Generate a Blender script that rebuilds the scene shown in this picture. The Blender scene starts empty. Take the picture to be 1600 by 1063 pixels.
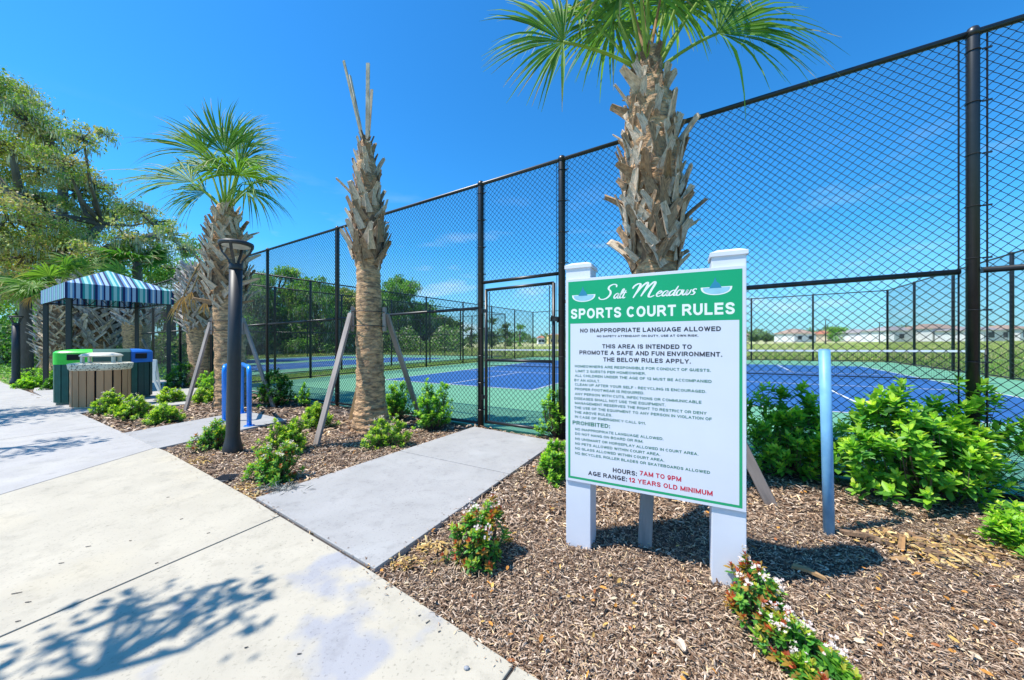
import bpy, math, random
import numpy as np
from mathutils import Vector, Matrix, Euler, noise

# ------------------------------------------------------------------ camera, sky, sun, exposure
sc = bpy.context.scene
H = 1.30            # eye height
F = 540.0           # focal length in pixels of a 1600 px wide picture
SLOPE = 0.012       # the site rises gently to the right
def gz(x): return SLOPE * x

cam_d = bpy.data.cameras.new('camera'); cam = bpy.data.objects.new('camera', cam_d)
sc.collection.objects.link(cam); sc.camera = cam
cam.location = (0, 0, H); cam.rotation_euler = (math.pi/2, 0, 0)
cam_d.sensor_width = 36; cam_d.sensor_fit = 'HORIZONTAL'; cam_d.lens = 36*F/1600
cam_d.shift_y = 0.0016; cam_d.clip_start = 0.05; cam_d.clip_end = 6000

SUN = Vector((-0.96, -0.20, 1.78)).normalized()
world = bpy.data.worlds.new('World'); sc.world = world; world.use_nodes = True
wn = world.node_tree.nodes; wl = world.node_tree.links; wn.clear()
wo = wn.new('ShaderNodeOutputWorld'); bg = wn.new('ShaderNodeBackground')
sky = wn.new('ShaderNodeTexSky'); sky.sky_type = 'NISHITA'; sky.sun_disc = False
sky.sun_elevation = math.asin(SUN.z); sky.sun_rotation = math.atan2(SUN.x, SUN.y)
sky.altitude = 0; sky.air_density = 1.0; sky.dust_density = 0.25; sky.ozone_density = 2.2
hs = wn.new('ShaderNodeHueSaturation'); hs.inputs['Saturation'].default_value = 1.22; hs.inputs['Value'].default_value = 1.0
hs.inputs['Hue'].default_value = 0.497
wl.new(sky.outputs[0], hs.inputs['Color'])
balance = wn.new('ShaderNodeMix'); balance.data_type = 'RGBA'; balance.blend_type = 'MULTIPLY'; balance.inputs[0].default_value = 1
wl.new(hs.outputs[0], balance.inputs[6]); balance.inputs[7].default_value = (0.31, 0.86, 1.12, 1)   # white balance of the photograph
tc = wn.new('ShaderNodeTexCoord')
sx = wn.new('ShaderNodeSeparateXYZ'); wl.new(tc.outputs['Generated'], sx.inputs[0])
mp = wn.new('ShaderNodeMapping'); mp.inputs['Scale'].default_value = (1.6, 1.6, 6.0); mp.inputs['Location'].default_value = (0.9, 0.4, 0.3)
wl.new(tc.outputs['Generated'], mp.inputs['Vector'])
cn = wn.new('ShaderNodeTexNoise'); cn.inputs['Scale'].default_value = 2.1; cn.inputs['Detail'].default_value = 7; cn.inputs['Roughness'].default_value = 0.55
wl.new(mp.outputs[0], cn.inputs['Vector'])
cr = wn.new('ShaderNodeMapRange'); cr.inputs[1].default_value = 0.55; cr.inputs[2].default_value = 0.76; cr.inputs[3].default_value = 0; cr.inputs[4].default_value = 0.75
wl.new(cn.outputs[0], cr.inputs[0])
zr = wn.new('ShaderNodeMapRange'); zr.inputs[1].default_value = 0.42; zr.inputs[2].default_value = 0.06; zr.inputs[3].default_value = 0.0; zr.inputs[4].default_value = 1.0
wl.new(sx.outputs['Z'], zr.inputs[0])
mm = wn.new('ShaderNodeMath'); mm.operation = 'MULTIPLY'; wl.new(cr.outputs[0], mm.inputs[0]); wl.new(zr.outputs[0], mm.inputs[1])
cm = wn.new('ShaderNodeMix'); cm.data_type = 'RGBA'; wl.new(mm.outputs[0], cm.inputs[0]); hz = wn.new('ShaderNodeMapRange'); hz.inputs[1].default_value = 0.24; hz.inputs[2].default_value = 0.0; hz.inputs[3].default_value = 0; hz.inputs[4].default_value = 0.72
wl.new(sx.outputs['Z'], hz.inputs[0]); hm = wn.new('ShaderNodeMix'); hm.data_type = 'RGBA'; wl.new(hz.outputs[0], hm.inputs[0]); wl.new(balance.outputs[2], hm.inputs[6]); hm.inputs[7].default_value = (1.75, 2.95, 4.1, 1)
wl.new(hm.outputs[2], cm.inputs[6])
cm.inputs[7].default_value = (5.0, 5.4, 6.0, 1)
wl.new(cm.outputs[2], bg.inputs['Color']); bg.inputs['Strength'].default_value = 0.15
wl.new(bg.outputs[0], wo.inputs[0])

sd = bpy.data.lights.new('sun', 'SUN'); sd.energy = 4.3; sd.angle = math.radians(0.53); sd.color = (1.0, 0.955, 0.88)
so = bpy.data.objects.new('sun', sd); sc.collection.objects.link(so)
so.rotation_euler = SUN.to_track_quat('Z', 'Y').to_euler()
sc.view_settings.view_transform = 'Standard'; sc.view_settings.look = 'None'
sc.view_settings.exposure = 0.58; sc.view_settings.gamma = 1; sc.view_settings.use_curve_mapping = False
sc.cycles.use_denoising = True; sc.cycles.max_bounces = 8; sc.cycles.transparent_max_bounces = 8

# ------------------------------------------------------------------ helpers
rnd = random.Random(11); RNG = np.random.default_rng(11)
ORG = {}
def G(px, py, z=0.0):
    """a point of the ground plane seen at picture position px, py"""
    k = (px-800)/F
    D = (H - z)/((py-534)/F + SLOPE*k)
    return Vector((k*D, D, z + SLOPE*k*D))
def W(px, py, D):
    return Vector(((px-800)/F*D, D, H + D*(534-py)/F))

def props(o, label=None, cat=None, group=None, kind=None):
    if label: o['label'] = label
    if cat: o['category'] = cat
    if group: o['group'] = group
    if kind: o['kind'] = kind
    return o
def link(o, parent=None):
    sc.collection.objects.link(o)
    if parent is not None: o.parent = parent
def empty(name, loc, label=None, cat=None, group=None, kind=None):
    o = bpy.data.objects.new(name, None); o.empty_display_size = 0.1
    o.location = loc; link(o); ORG[o.name] = Vector(loc)
    return props(o, label, cat, group, kind)
def mesh_obj(name, me, parent=None, mat=None):
    if mat is not None and not me.materials: me.materials.append(mat)
    o = bpy.data.objects.new(name, me); link(o, parent)
    ORG[o.name] = ORG[parent.name] if parent is not None else Vector((0, 0, 0))
    return o
def inst(name, me, parent, M):
    """a child sharing mesh data, placed by a world matrix"""
    o = bpy.data.objects.new(name, me); link(o, parent)
    M = M.copy(); M.translation = M.translation - ORG[parent.name]
    o.matrix_local = M
    ORG[o.name] = ORG[parent.name]
    return o

def fast_mesh(name, V, Fa, C=None, mat=None, smooth=False):
    V = np.asarray(V, dtype=np.float32); Fa = np.asarray(Fa, dtype=np.int32)
    me = bpy.data.meshes.new(name)
    n, (m, k) = len(V), Fa.shape
    me.vertices.add(n); me.vertices.foreach_set('co', V.ravel())
    me.loops.add(m*k); me.loops.foreach_set('vertex_index', Fa.ravel())
    me.polygons.add(m); me.polygons.foreach_set('loop_start', np.arange(m, dtype=np.int32)*k)
    if smooth: me.polygons.foreach_set('use_smooth', np.ones(m, dtype=bool))
    me.update(calc_edges=True)
    if C is not None:
        a = me.color_attributes.new('Col', 'FLOAT_COLOR', 'POINT')
        cc = np.ones((n, 4), dtype=np.float32); cc[:, :3] = C
        a.data.foreach_set('color', cc.ravel())
    if mat is not None: me.materials.append(mat)
    return me
def fast_obj(name, V, Fa, C=None, mat=None, parent=None, smooth=False):
    V = np.asarray(V, dtype=np.float32)
    if parent is not None: V = V - np.array(ORG[parent.name], dtype=np.float32)
    return mesh_obj(name, fast_mesh(name, V, Fa, C, mat, smooth), parent)

class MB:
    def __init__(s): s.v = []; s.f = []; s.uv = None
    def add(s, vs, fs):
        n = len(s.v); s.v += [Vector(p) for p in vs]; s.f += [tuple(i+n for i in f) for f in fs]; return s
    def box(s, c, d, R=None):
        c = Vector(c); x, y, z = d[0]/2, d[1]/2, d[2]/2
        P = [Vector((i*x, j*y, k*z)) for k in (-1, 1) for j in (-1, 1) for i in (-1, 1)]
        if R is not None: P = [R @ p for p in P]
        return s.add([c+p for p in P], [(0,2,3,1),(4,5,7,6),(0,1,5,4),(2,6,7,3),(0,4,6,2),(1,3,7,5)])
    def beam(s, a, b, w, h, side=None):
        a, b = Vector(a), Vector(b); d = (b-a).normalized()
        sd_ = side.normalized() if side is not None else (d.cross(Vector((0,0,1))) if abs(d.z) < 0.98 else Vector((1,0,0))).normalized()
        sd_ = (sd_ - d*sd_.dot(d)).normalized(); up = d.cross(sd_)
        P = [p + sd_*i*w/2 + up*j*h/2 for p in (a, b) for j in (-1, 1) for i in (-1, 1)]
        return s.add(P, [(0,1,3,2),(4,6,7,5),(0,4,5,1),(2,3,7,6),(0,2,6,4),(1,5,7,3)])
    def tube(s, path, rad, n=10, cap=True):
        path = [Vector(p) for p in path]
        if not hasattr(rad, '__len__'): rad = [rad]*len(path)
        vs, fs = [], []; ref = None
        for i, p in enumerate(path):
            d = (path[min(i+1, len(path)-1)] - path[max(i-1, 0)]).normalized()
            if ref is None:
                ref = d.cross(Vector((0,0,1)) if abs(d.z) < 0.9 else Vector((1,0,0))).normalized()
            ref = (ref - d*ref.dot(d)).normalized(); w = d.cross(ref)
            for k in range(n):
                a = 2*math.pi*k/n; vs.append(p + (ref*math.cos(a) + w*math.sin(a))*rad[i])
        for i in range(len(path)-1):
            for k in range(n):
                k2 = (k+1) % n; fs.append((i*n+k, i*n+k2, (i+1)*n+k2, (i+1)*n+k))
        if cap: fs.append(tuple(range(n-1, -1, -1))); fs.append(tuple((len(path)-1)*n+k for k in range(n)))
        return s.add(vs, fs)
    def lathe(s, c, prof, n=20, sx=1, sy=1):
        return s.tube([Vector(c)+Vector((0,0,z)) for r, z in prof], 1, n) if False else s._lathe(c, prof, n, sx, sy)
    def _lathe(s, c, prof, n, sx, sy):
        vs, fs = [], []
        for r, z in prof:
            for k in range(n):
                a = 2*math.pi*k/n; vs.append((c[0]+r*sx*math.cos(a), c[1]+r*sy*math.sin(a), c[2]+z))
        for i in range(len(prof)-1):
            for k in range(n):
                k2 = (k+1) % n; fs.append((i*n+k, i*n+k2, (i+1)*n+k2, (i+1)*n+k))
        fs.append(tuple(range(n-1, -1, -1))); fs.append(tuple((len(prof)-1)*n+k for k in range(n)))
        return s.add(vs, fs)
    def prism(s, poly, z0, z1):
        """polygon of (x, y) points counter-clockwise, z relative to the sloping ground"""
        n = len(poly)
        vs = [(x, y, gz(x)+z0) for x, y in poly] + [(x, y, gz(x)+z1) for x, y in poly]
        fs = [tuple(range(n-1, -1, -1)), tuple(range(n, 2*n))] + [(i, (i+1) % n, n+(i+1) % n, n+i) for i in range(n)]
        return s.add(vs, fs)
    def mesh(s, name, mat, org=Vector((0,0,0)), smooth=False):
        me = bpy.data.meshes.new(name); me.from_pydata([tuple(p-org) for p in s.v], [], s.f); me.update()
        if mat is not None: me.materials.append(mat)
        if smooth: me.polygons.foreach_set('use_smooth', [True]*len(me.polygons))
        return me
    def build(s, name, mat, parent=None, smooth=False, bevel=0.0, auto=False):
        org = ORG[parent.name] if parent is not None else Vector((0,0,0))
        o = mesh_obj(name, s.mesh(name, mat, org, smooth), parent)
        if bevel:
            m = o.modifiers.new('bevel', 'BEVEL'); m.width = bevel; m.segments = 2; m.limit_method = 'ANGLE'; m.angle_limit = math.radians(50)
        if auto:
            for p in o.data.polygons: p.use_smooth = len(p.vertices) == 4
        return o

def ccw(poly):
    a = sum(poly[i][0]*poly[(i+1) % len(poly)][1]-poly[(i+1) % len(poly)][0]*poly[i][1] for i in range(len(poly)))
    return poly if a > 0 else poly[::-1]
def inpoly(P, poly):
    x, y = P[:, 0], P[:, 1]; r = np.zeros(len(P), bool); n = len(poly)
    for i in range(n):
        x1, y1 = poly[i][:2]; x2, y2 = poly[(i+1) % n][:2]
        if y1 == y2: continue
        c = ((y1 > y) != (y2 > y)) & (x < (x2-x1)*(y-y1)/(y2-y1)+x1); r ^= c
    return r

# ------------------------------------------------------------------ materials
def nd(nt, t, **kw):
    n = nt.nodes.new(t)
    for k, v in kw.items(): setattr(n, k, v)
    return n
def pmat(name, base, rough=0.6, var=0.15, scale=8.0, bump=0.0, bscale=40.0, metal=0.0, attr=False, transl=0.0, spec=0.5,
         stretch=(1,1,1), detail=5, second=None, smask=(0.45, 0.62), sscale=1.5, emit=None, bdist=0.01, coat=0.0):
    m = bpy.data.materials.new(name); m.use_nodes = True; nt = m.node_tree; L = nt.links
    b = nt.nodes['Principled BSDF']; b.inputs['Roughness'].default_value = rough; b.inputs['Metallic'].default_value = metal
    b.inputs['Specular IOR Level'].default_value = spec; b.inputs['Coat Weight'].default_value = coat
    tcn = nd(nt, 'ShaderNodeTexCoord'); mpn = nd(nt, 'ShaderNodeMapping'); mpn.inputs['Scale'].default_value = stretch
    L.new(tcn.outputs['Object'], mpn.inputs['Vector'])
    if attr:
        at = nd(nt, 'ShaderNodeAttribute', attribute_name='Col'); col = at.outputs['Color']
    else:
        rg = nd(nt, 'ShaderNodeRGB'); rg.outputs[0].default_value = (*base, 1); col = rg.outputs[0]
    if second is not None:
        n2 = nd(nt, 'ShaderNodeTexNoise'); n2.inputs['Scale'].default_value = sscale; n2.inputs['Detail'].default_value = 6
        L.new(mpn.outputs[0], n2.inputs['Vector'])
        r2 = nd(nt, 'ShaderNodeMapRange'); r2.inputs[1].default_value, r2.inputs[2].default_value = smask; L.new(n2.outputs[0], r2.inputs[0])
        mx = nd(nt, 'ShaderNodeMix', data_type='RGBA'); L.new(r2.outputs[0], mx.inputs[0]); L.new(col, mx.inputs[6]); mx.inputs[7].default_value = (*second, 1)
        col = mx.outputs[2]
    if var > 0:
        n1 = nd(nt, 'ShaderNodeTexNoise'); n1.inputs['Scale'].default_value = scale; n1.inputs['Detail'].default_value = detail
        L.new(mpn.outputs[0], n1.inputs['Vector'])
        r1 = nd(nt, 'ShaderNodeMapRange'); r1.inputs[1].default_value = 0.3; r1.inputs[2].default_value = 0.7
        r1.inputs[3].default_value = 1-var; r1.inputs[4].default_value = 1+var; L.new(n1.outputs[0], r1.inputs[0])
        vm = nd(nt, 'ShaderNodeVectorMath', operation='SCALE'); L.new(col, vm.inputs[0]); L.new(r1.outputs[0], vm.inputs['Scale'])
        col = vm.outputs[0]
    L.new(col, b.inputs['Base Color'])
    if bump:
        nb = nd(nt, 'ShaderNodeTexNoise'); nb.inputs['Scale'].default_value = bscale; nb.inputs['Detail'].default_value = 6
        L.new(mpn.outputs[0], nb.inputs['Vector'])
        bp = nd(nt, 'ShaderNodeBump'); bp.inputs['Strength'].default_value = bump; bp.inputs['Distance'].default_value = bdist
        L.new(nb.outputs[0], bp.inputs['Height']); L.new(bp.outputs[0], b.inputs['Normal'])
    if transl:
        tr = nd(nt, 'ShaderNodeBsdfTranslucent'); ms = nd(nt, 'ShaderNodeMixShader'); ms.inputs[0].default_value = transl
        tm = nd(nt, 'ShaderNodeMix', data_type='RGBA', blend_type='MULTIPLY'); tm.inputs[0].default_value = 1
        L.new(col, tm.inputs[6]); tm.inputs[7].default_value = (1.5, 1.7, 0.6, 1); L.new(tm.outputs[2], tr.inputs['Color'])
        L.new(b.outputs[0], ms.inputs[1]); L.new(tr.outputs[0], ms.inputs[2])
        L.new(ms.outputs[0], nt.nodes['Material Output'].inputs['Surface'])
    return m

M = {}
M['grass'] = pmat('grass', (0.17, 0.27, 0.06), 0.95, 0.3, 0.6, 0.0, 9, second=(0.20, 0.19, 0.075), smask=(0.42, 0.62), sscale=0.10, bdist=0.05)
M['field'] = pmat('field', (0.36, 0.40, 0.13), 0.95, 0.2, 0.3, 0.0, 5, second=(0.50, 0.45, 0.24), smask=(0.4, 0.65), sscale=0.05, bdist=0.05)
M['sand'] = pmat('sand', (0.52, 0.44, 0.35), 0.9, 0.2, 0.5)
M['mulch_bed'] = pmat('mulch_bed', (0.075, 0.048, 0.032), 0.95, 0.45, 45, 1.0, 60, second=(0.16, 0.12, 0.09), smask=(0.45, 0.6), sscale=25, bdist=0.02)
M['chip'] = pmat('chip', (0, 0, 0), 0.85, 0.2, 60, attr=True, spec=0.25)
M['leaf'] = pmat('leaf', (0, 0, 0), 0.42, 0.12, 40, attr=True, transl=0.38, spec=0.4)
M['far_leaf'] = pmat('far_leaf', (0, 0, 0), 0.6, 0.0, 30, attr=True, transl=0.22, spec=0.3)
M['frond'] = pmat('frond', (0, 0, 0), 0.55, 0.15, 14, attr=True, transl=0.30, spec=0.25)
M['petal'] = pmat('petal', (0.80, 0.66, 0.66), 0.6, 0.1, 60, transl=0.25)
M['stem'] = pmat('stem', (0.10, 0.07, 0.05), 0.85, 0.3, 30)
M['bark'] = pmat('bark', (0.13, 0.115, 0.10), 0.95, 0.35, 3, 0.8, 12, stretch=(1,1,0.4), bdist=0.03)
M['palm_trunk'] = pmat('palm_trunk', (0.58, 0.35, 0.18), 0.9, 0.5, 12, 1.0, 26, stretch=(1,1,2.6), second=(0.30, 0.19, 0.11), smask=(0.48, 0.62), sscale=7, bdist=0.03)
M['boot'] = pmat('boot', (0.62, 0.49, 0.36), 0.85, 0.32, 16, 0.7, 50, stretch=(1,1,0.35), second=(0.36, 0.235, 0.14), smask=(0.52, 0.68), sscale=10, bdist=0.006)
M['boot_grey'] = pmat('boot_grey', (0.54, 0.50, 0.46), 0.85, 0.30, 16, 0.7, 50, stretch=(1,1,0.35), second=(0.20, 0.16, 0.14), smask=(0.50, 0.70), sscale=10, bdist=0.006)
M['boot_brown'] = pmat('boot_brown', (0.36, 0.23, 0.13), 0.9, 0.4, 16, 0.8, 50, stretch=(1,1,0.35), second=(0.20, 0.125, 0.075), smask=(0.48, 0.66), sscale=12, bdist=0.006)
M['fibre'] = pmat('fibre', (0.20, 0.125, 0.075), 0.95, 0.5, 30, 1.0, 60, stretch=(1,1,0.3), second=(0.33, 0.22, 0.13), smask=(0.5, 0.65), sscale=22, bdist=0.01)
M['timber'] = pmat('timber', (0.34, 0.285, 0.25), 0.8, 0.22, 14, 0.4, 40, stretch=(1,1,0.12), second=(0.19, 0.165, 0.15), smask=(0.5, 0.6), sscale=9, bdist=0.003)
M['new_timber'] = pmat('new_timber', (0.42, 0.26, 0.12), 0.8, 0.2, 14, 0.3, 40, stretch=(1,1,0.12), bdist=0.003)
M['black_metal'] = pmat('black_metal', (0.014, 0.015, 0.017), 0.38, 0.2, 20, 0.12, 90, spec=0.6, bdist=0.001)
M['vinyl_wire'] = pmat('vinyl_wire', (0.012, 0.013, 0.015), 0.45, 0.0, spec=0.5)
M['dull_wire'] = pmat('dull_wire', (0.05, 0.055, 0.06), 0.6, 0.0, spec=0.3)
M['lamp_metal'] = pmat('lamp_metal', (0.024, 0.024, 0.026), 0.5, 0.15, 12, 0.2, 160, spec=0.55, bdist=0.001)
M['lens'] = pmat('lens', (0.55, 0.56, 0.52), 0.35, 0.05, 10)
M['blue_paint'] = pmat('blue_paint', (0.012, 0.24, 0.80), 0.32, 0.06, 10, 0.05, 80, coat=0.3, bdist=0.001)
M['pole_paint'] = pmat('pole_paint', (0.20, 0.46, 0.72), 0.45, 0.10, 10, 0.1, 80, second=(0.16, 0.40, 0.66), sscale=12, bdist=0.001)
M['court_green'] = pmat('court_green', (0.13, 0.34, 0.20), 0.8, 0.08, 2.5, 0.2, 150, bdist=0.001)
M['court_blue'] = pmat('court_blue', (0.016, 0.10, 0.29), 0.75, 0.08, 2.5, 0.2, 150, bdist=0.001)
M['line_paint'] = pmat('line_paint', (0.66, 0.68, 0.68), 0.7, 0.1, 10)
M['net_cord'] = pmat('net_cord', (0.015, 0.015, 0.018), 0.8, 0)
M['white_tape'] = pmat('white_tape', (0.75, 0.75, 0.75), 0.7, 0.05, 10)
M['white_post'] = pmat('white_post', (0.70, 0.72, 0.78), 0.5, 0.04, 4, 0.1, 30, bdist=0.002)
M['sign_white'] = pmat('sign_white', (0.70, 0.72, 0.79), 0.35, 0.03, 3)
M['sign_green'] = pmat('sign_green', (0.005, 0.36, 0.145), 0.35, 0.04, 3)
M['ink_dark'] = pmat('ink_dark', (0.025, 0.022, 0.035), 0.5, 0)
M['ink_green'] = pmat('ink_green', (0.012, 0.17, 0.085), 0.5, 0)
M['ink_red'] = pmat('ink_red', (0.60, 0.010, 0.035), 0.5, 0)
M['ink_white'] = pmat('ink_white', (0.82, 0.85, 0.85), 0.5, 0)
M['emblem_blue'] = pmat('emblem_blue', (0.02, 0.25, 0.40), 0.5, 0.1, 5)
M['emblem_pale'] = pmat('emblem_pale', (0.30, 0.58, 0.70), 0.5, 0.1, 20)
M['slat_brown'] = pmat('slat_brown', (0.52, 0.27, 0.125), 0.65, 0.15, 6, 0.2, 60, stretch=(1,1,0.2), bdist=0.002)
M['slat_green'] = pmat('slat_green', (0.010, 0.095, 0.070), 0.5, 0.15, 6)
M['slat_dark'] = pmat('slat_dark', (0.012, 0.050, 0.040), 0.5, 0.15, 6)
M['lid_green'] = pmat('lid_green', (0.05, 0.66, 0.05), 0.4, 0.08, 6)
M['lid_dark'] = pmat('lid_dark', (0.05, 0.13, 0.10), 0.45, 0.1, 6)
M['lid_blue'] = pmat('lid_blue', (0.015, 0.16, 0.60), 0.4, 0.08, 6)
M['lid_stone'] = pmat('lid_stone', (0.72, 0.66, 0.50), 0.6, 0.2, 25, second=(0.22, 0.20, 0.15), smask=(0.56, 0.60), sscale=30)
M['lid_cream'] = pmat('lid_cream', (0.68, 0.64, 0.52), 0.5, 0.05, 10)
M['dark_hole'] = pmat('dark_hole', (0.01, 0.01, 0.01), 0.8, 0)
M['plastic_white'] = pmat('plastic_white', (0.62, 0.68, 0.66), 0.5, 0.05, 10)
M['stucco'] = pmat('stucco', (0.72, 0.72, 0.72), 0.8, 0.05, 2)
M['stucco_tan'] = pmat('stucco_tan', (0.62, 0.52, 0.38), 0.8, 0.05, 2)
M['stucco_yellow'] = pmat('stucco_yellow', (0.72, 0.56, 0.22), 0.8, 0.05, 2)
M['roof_tile'] = pmat('roof_tile', (0.38, 0.27, 0.20), 0.8, 0.2, 2)
M['roof_red'] = pmat('roof_red', (0.42, 0.16, 0.09), 0.8, 0.2, 2)
M['roof_grey'] = pmat('roof_grey', (0.32, 0.29, 0.28), 0.8, 0.2, 2)
M['pane'] = pmat('pane', (0.04, 0.05, 0.06), 0.1, 0)
M['drain'] = pmat('drain', (0.02, 0.024, 0.032), 0.6, 0.3, 40)
M['steel_tie'] = pmat('steel_tie', (0.25, 0.26, 0.28), 0.4, 0, metal=0.6)
M['pebble'] = pmat('pebble', (0.30, 0.31, 0.33), 0.8, 0.3, 60)
M['strap'] = pmat('strap', (0.012, 0.012, 0.013), 0.6, 0)
M['dead_frond'] = pmat('dead_frond', (0.40, 0.22, 0.09), 0.8, 0.3, 20)

def concrete(name, base, stain, amt):
    m = pmat(name, base, 0.85, 0.07, 3.0, 0.35, 220, second=stain, smask=(0.54, 0.54+amt), sscale=1.7, bdist=0.002)
    nt = m.node_tree; L = nt.links; b = nt.nodes['Principled BSDF']
    src = b.inputs['Base Color'].links[0].from_socket
    g = nd(nt, 'ShaderNodeTexCoord')
    n = nd(nt, 'ShaderNodeTexNoise'); n.inputs['Scale'].default_value = 70; n.inputs['Detail'].default_value = 4; L.new(g.outputs['Object'], n.inputs['Vector'])
    r = nd(nt, 'ShaderNodeMapRange'); r.inputs[1].default_value = 0.60; r.inputs[2].default_value = 0.70; r.inputs[3].default_value = 1; r.inputs[4].default_value = 0.72; L.new(n.outputs[0], r.inputs[0])
    n2 = nd(nt, 'ShaderNodeTexNoise'); n2.inputs['Scale'].default_value = 7; n2.inputs['Detail'].default_value = 9; n2.inputs['Roughness'].default_value = 0.7; L.new(g.outputs['Object'], n2.inputs['Vector'])
    r2 = nd(nt, 'ShaderNodeMapRange'); r2.inputs[1].default_value = 0.52; r2.inputs[2].default_value = 0.70; r2.inputs[3].default_value = 1; r2.inputs[4].default_value = 0.82; L.new(n2.outputs[0], r2.inputs[0])
    mu = nd(nt, 'ShaderNodeMath', operation='MULTIPLY'); L.new(r.outputs[0], mu.inputs[0]); L.new(r2.outputs[0], mu.inputs[1])
    vm = nd(nt, 'ShaderNodeVectorMath', operation='SCALE'); L.new(src, vm.inputs[0]); L.new(mu.outputs[0], vm.inputs['Scale']); L.new(vm.outputs[0], b.inputs['Base Color'])
    return m
M['concrete_old'] = concrete('concrete_old', (0.485, 0.432, 0.335), (0.50, 0.44, 0.33), 0.12)
M['concrete_patch'] = concrete('concrete_patch', (0.485, 0.432, 0.335), (0.36, 0.35, 0.355), 0.06)
M['concrete_new'] = concrete('concrete_new', (0.43, 0.405, 0.375), (0.47, 0.44, 0.39), 0.2)
M['concrete_side'] = concrete('concrete_side', (0.37, 0.355, 0.335), (0.40, 0.39, 0.37), 0.2)
M['joint'] = pmat('joint', (0.06, 0.05, 0.045), 0.95, 0.3, 30)

# ------------------------------------------------------------------ fence frame: origin at the left gate post, e1 along the fence (to the right), e2 into the court
O2 = np.array([-0.485, 5.39]); E1 = np.array([0.8532, -0.5217]); E2 = np.array([0.5217, 0.8532])
def FC(t, u, z=0.0):
    p = O2 + E1*t + E2*u
    return Vector((p[0], p[1], gz(p[0]) + z))

# ------------------------------------------------------------------ ground
g = MB()
R = 3000
g.add([(-R, -R, gz(-R)-0.06), (R, -R, gz(R)-0.06), (R, R, gz(R)-0.06), (-R, R, gz(-R)-0.06)], [(0,1,2,3)])
props(g.build('ground', M['grass']), kind='structure')

def sheet(name, poly, z, mat, parent=None, thick=None):
    m = MB(); poly = ccw([(p[0], p[1]) for p in poly])
    if thick: m.prism(poly, z-thick, z)
    else: m.add([(x, y, gz(x)+z) for x, y in poly], [tuple(range(len(poly)))])
    return m.build(name, mat, parent)

props(sheet('meadow', [(-6, 48), (20, 40), (60, 26), (150, 25), (600, 100), (600, 600), (-60, 600), (-30, 70)], -0.052, M['field']), kind='structure')
props(sheet('sandy_track', [G(1166, 543), G(1215, 542), G(1330, 545), G(1325, 548), G(1240, 549), G(1166, 549), G(900, 546), G(900, 543)], -0.048, M['sand']), kind='structure')

# path edge (right-hand side of the pavement), from near to far
EDGE = [Vector((1.55, 0.35, 0)), Vector((0.11, 1.326, 0))] + [G(*p) for p in ((582,893),(395,780),(262,706),(197,678),(130,648),(95,634))]
EDGE += [Vector((-14.2, 10.15, 0)), Vector((-18.5, 12.6, 0)), Vector((-30, 19.3, 0))]
# mulch bed sheet: bumpy grid in fence coordinates between the pavement and the court
BEDU = -4.6
nu, nt_ = 46, 260
ts = np.linspace(-15.5, 9.5, nt_); us = np.linspace(BEDU, -0.02, nu)
T, U = np.meshgrid(ts, us)
X = O2[0] + E1[0]*T + E2[0]*U; Y = O2[1] + E1[1]*T + E2[1]*U
bump = 0.012*np.sin(X*5.1+Y*2.3)*np.sin(Y*4.3-X*1.7) + 0.008*np.sin(X*13+1.3*Y)*np.cos(Y*11) + RNG.normal(0, 0.002, X.shape)
def bedz(x, y): return 0.012*math.sin(x*5.1+y*2.3)*math.sin(y*4.3-x*1.7) + 0.008*math.sin(x*13+1.3*y)*math.cos(y*11) - 0.03
Z = SLOPE*X - 0.035 + bump*np.clip((U-BEDU)/0.3, 0, 1)
idx = np.arange(nu*nt_).reshape(nu, nt_)
Fq = np.stack([idx[:-1,:-1], idx[:-1,1:], idx[1:,1:], idx[1:,:-1]], -1).reshape(-1, 4)
props(fast_obj('mulch_bed', np.stack([X, Y, Z], -1).reshape(-1, 3), Fq, None, M['mulch_bed'], None, True), kind='structure')

# ------------------------------------------------------------------ pavement, slab by slab
walk = empty('sidewalk', (0, 0, 0), kind='structure')
back = Vector((-0.5217, -0.8532, 0))
def offs(p, d=5.2): return p + back*d
full = EDGE + [offs(p) for p in reversed(EDGE)]
sheet('joint_filler', full, -0.012, M['joint'], walk, 0.10)
def edge_at(px, py):
    return G(px, py)
J = [  # joint lines: (edge point, point further across the pavement)
    (Vector((1.55, 0.35, 0)), Vector((-2.0, -5.4, 0))),
    (Vector((0.012, 1.39, 0)), Vector((-2.9, -2.9, 0))),
    (edge_at(437, 806), edge_at(0, 995)),
    (edge_at(245, 699), edge_at(0, 773)),
    (edge_at(168, 665), edge_at(-30, 691)),
    (edge_at(108, 639), edge_at(-30, 648)),
    (Vector((-12.0, 8.9, 0)), Vector((-15.2, 4.6, 0))),
    (Vector((-15.0, 10.6, 0)), Vector((-18, 6, 0))),
    (Vector((-20.0, 13.5, 0)), Vector((-23, 9, 0))),
    (Vector((-30.0, 19.3, 0)), Vector((-33, 14.5, 0)))]
def far_of(j):
    d = (j[1]-j[0]); d.z = 0; d.normalize(); return Vector((j[0].x, j[0].y, 0)) + d*5.2
def edge_between(a, b):
    """edge polyline points strictly between two edge points, ordered a -> b (near to far)"""
    out = []
    for p in EDGE:
        if a.y + 0.03 < p.y < b.y - 0.03: out.append(p)
    return out
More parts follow.
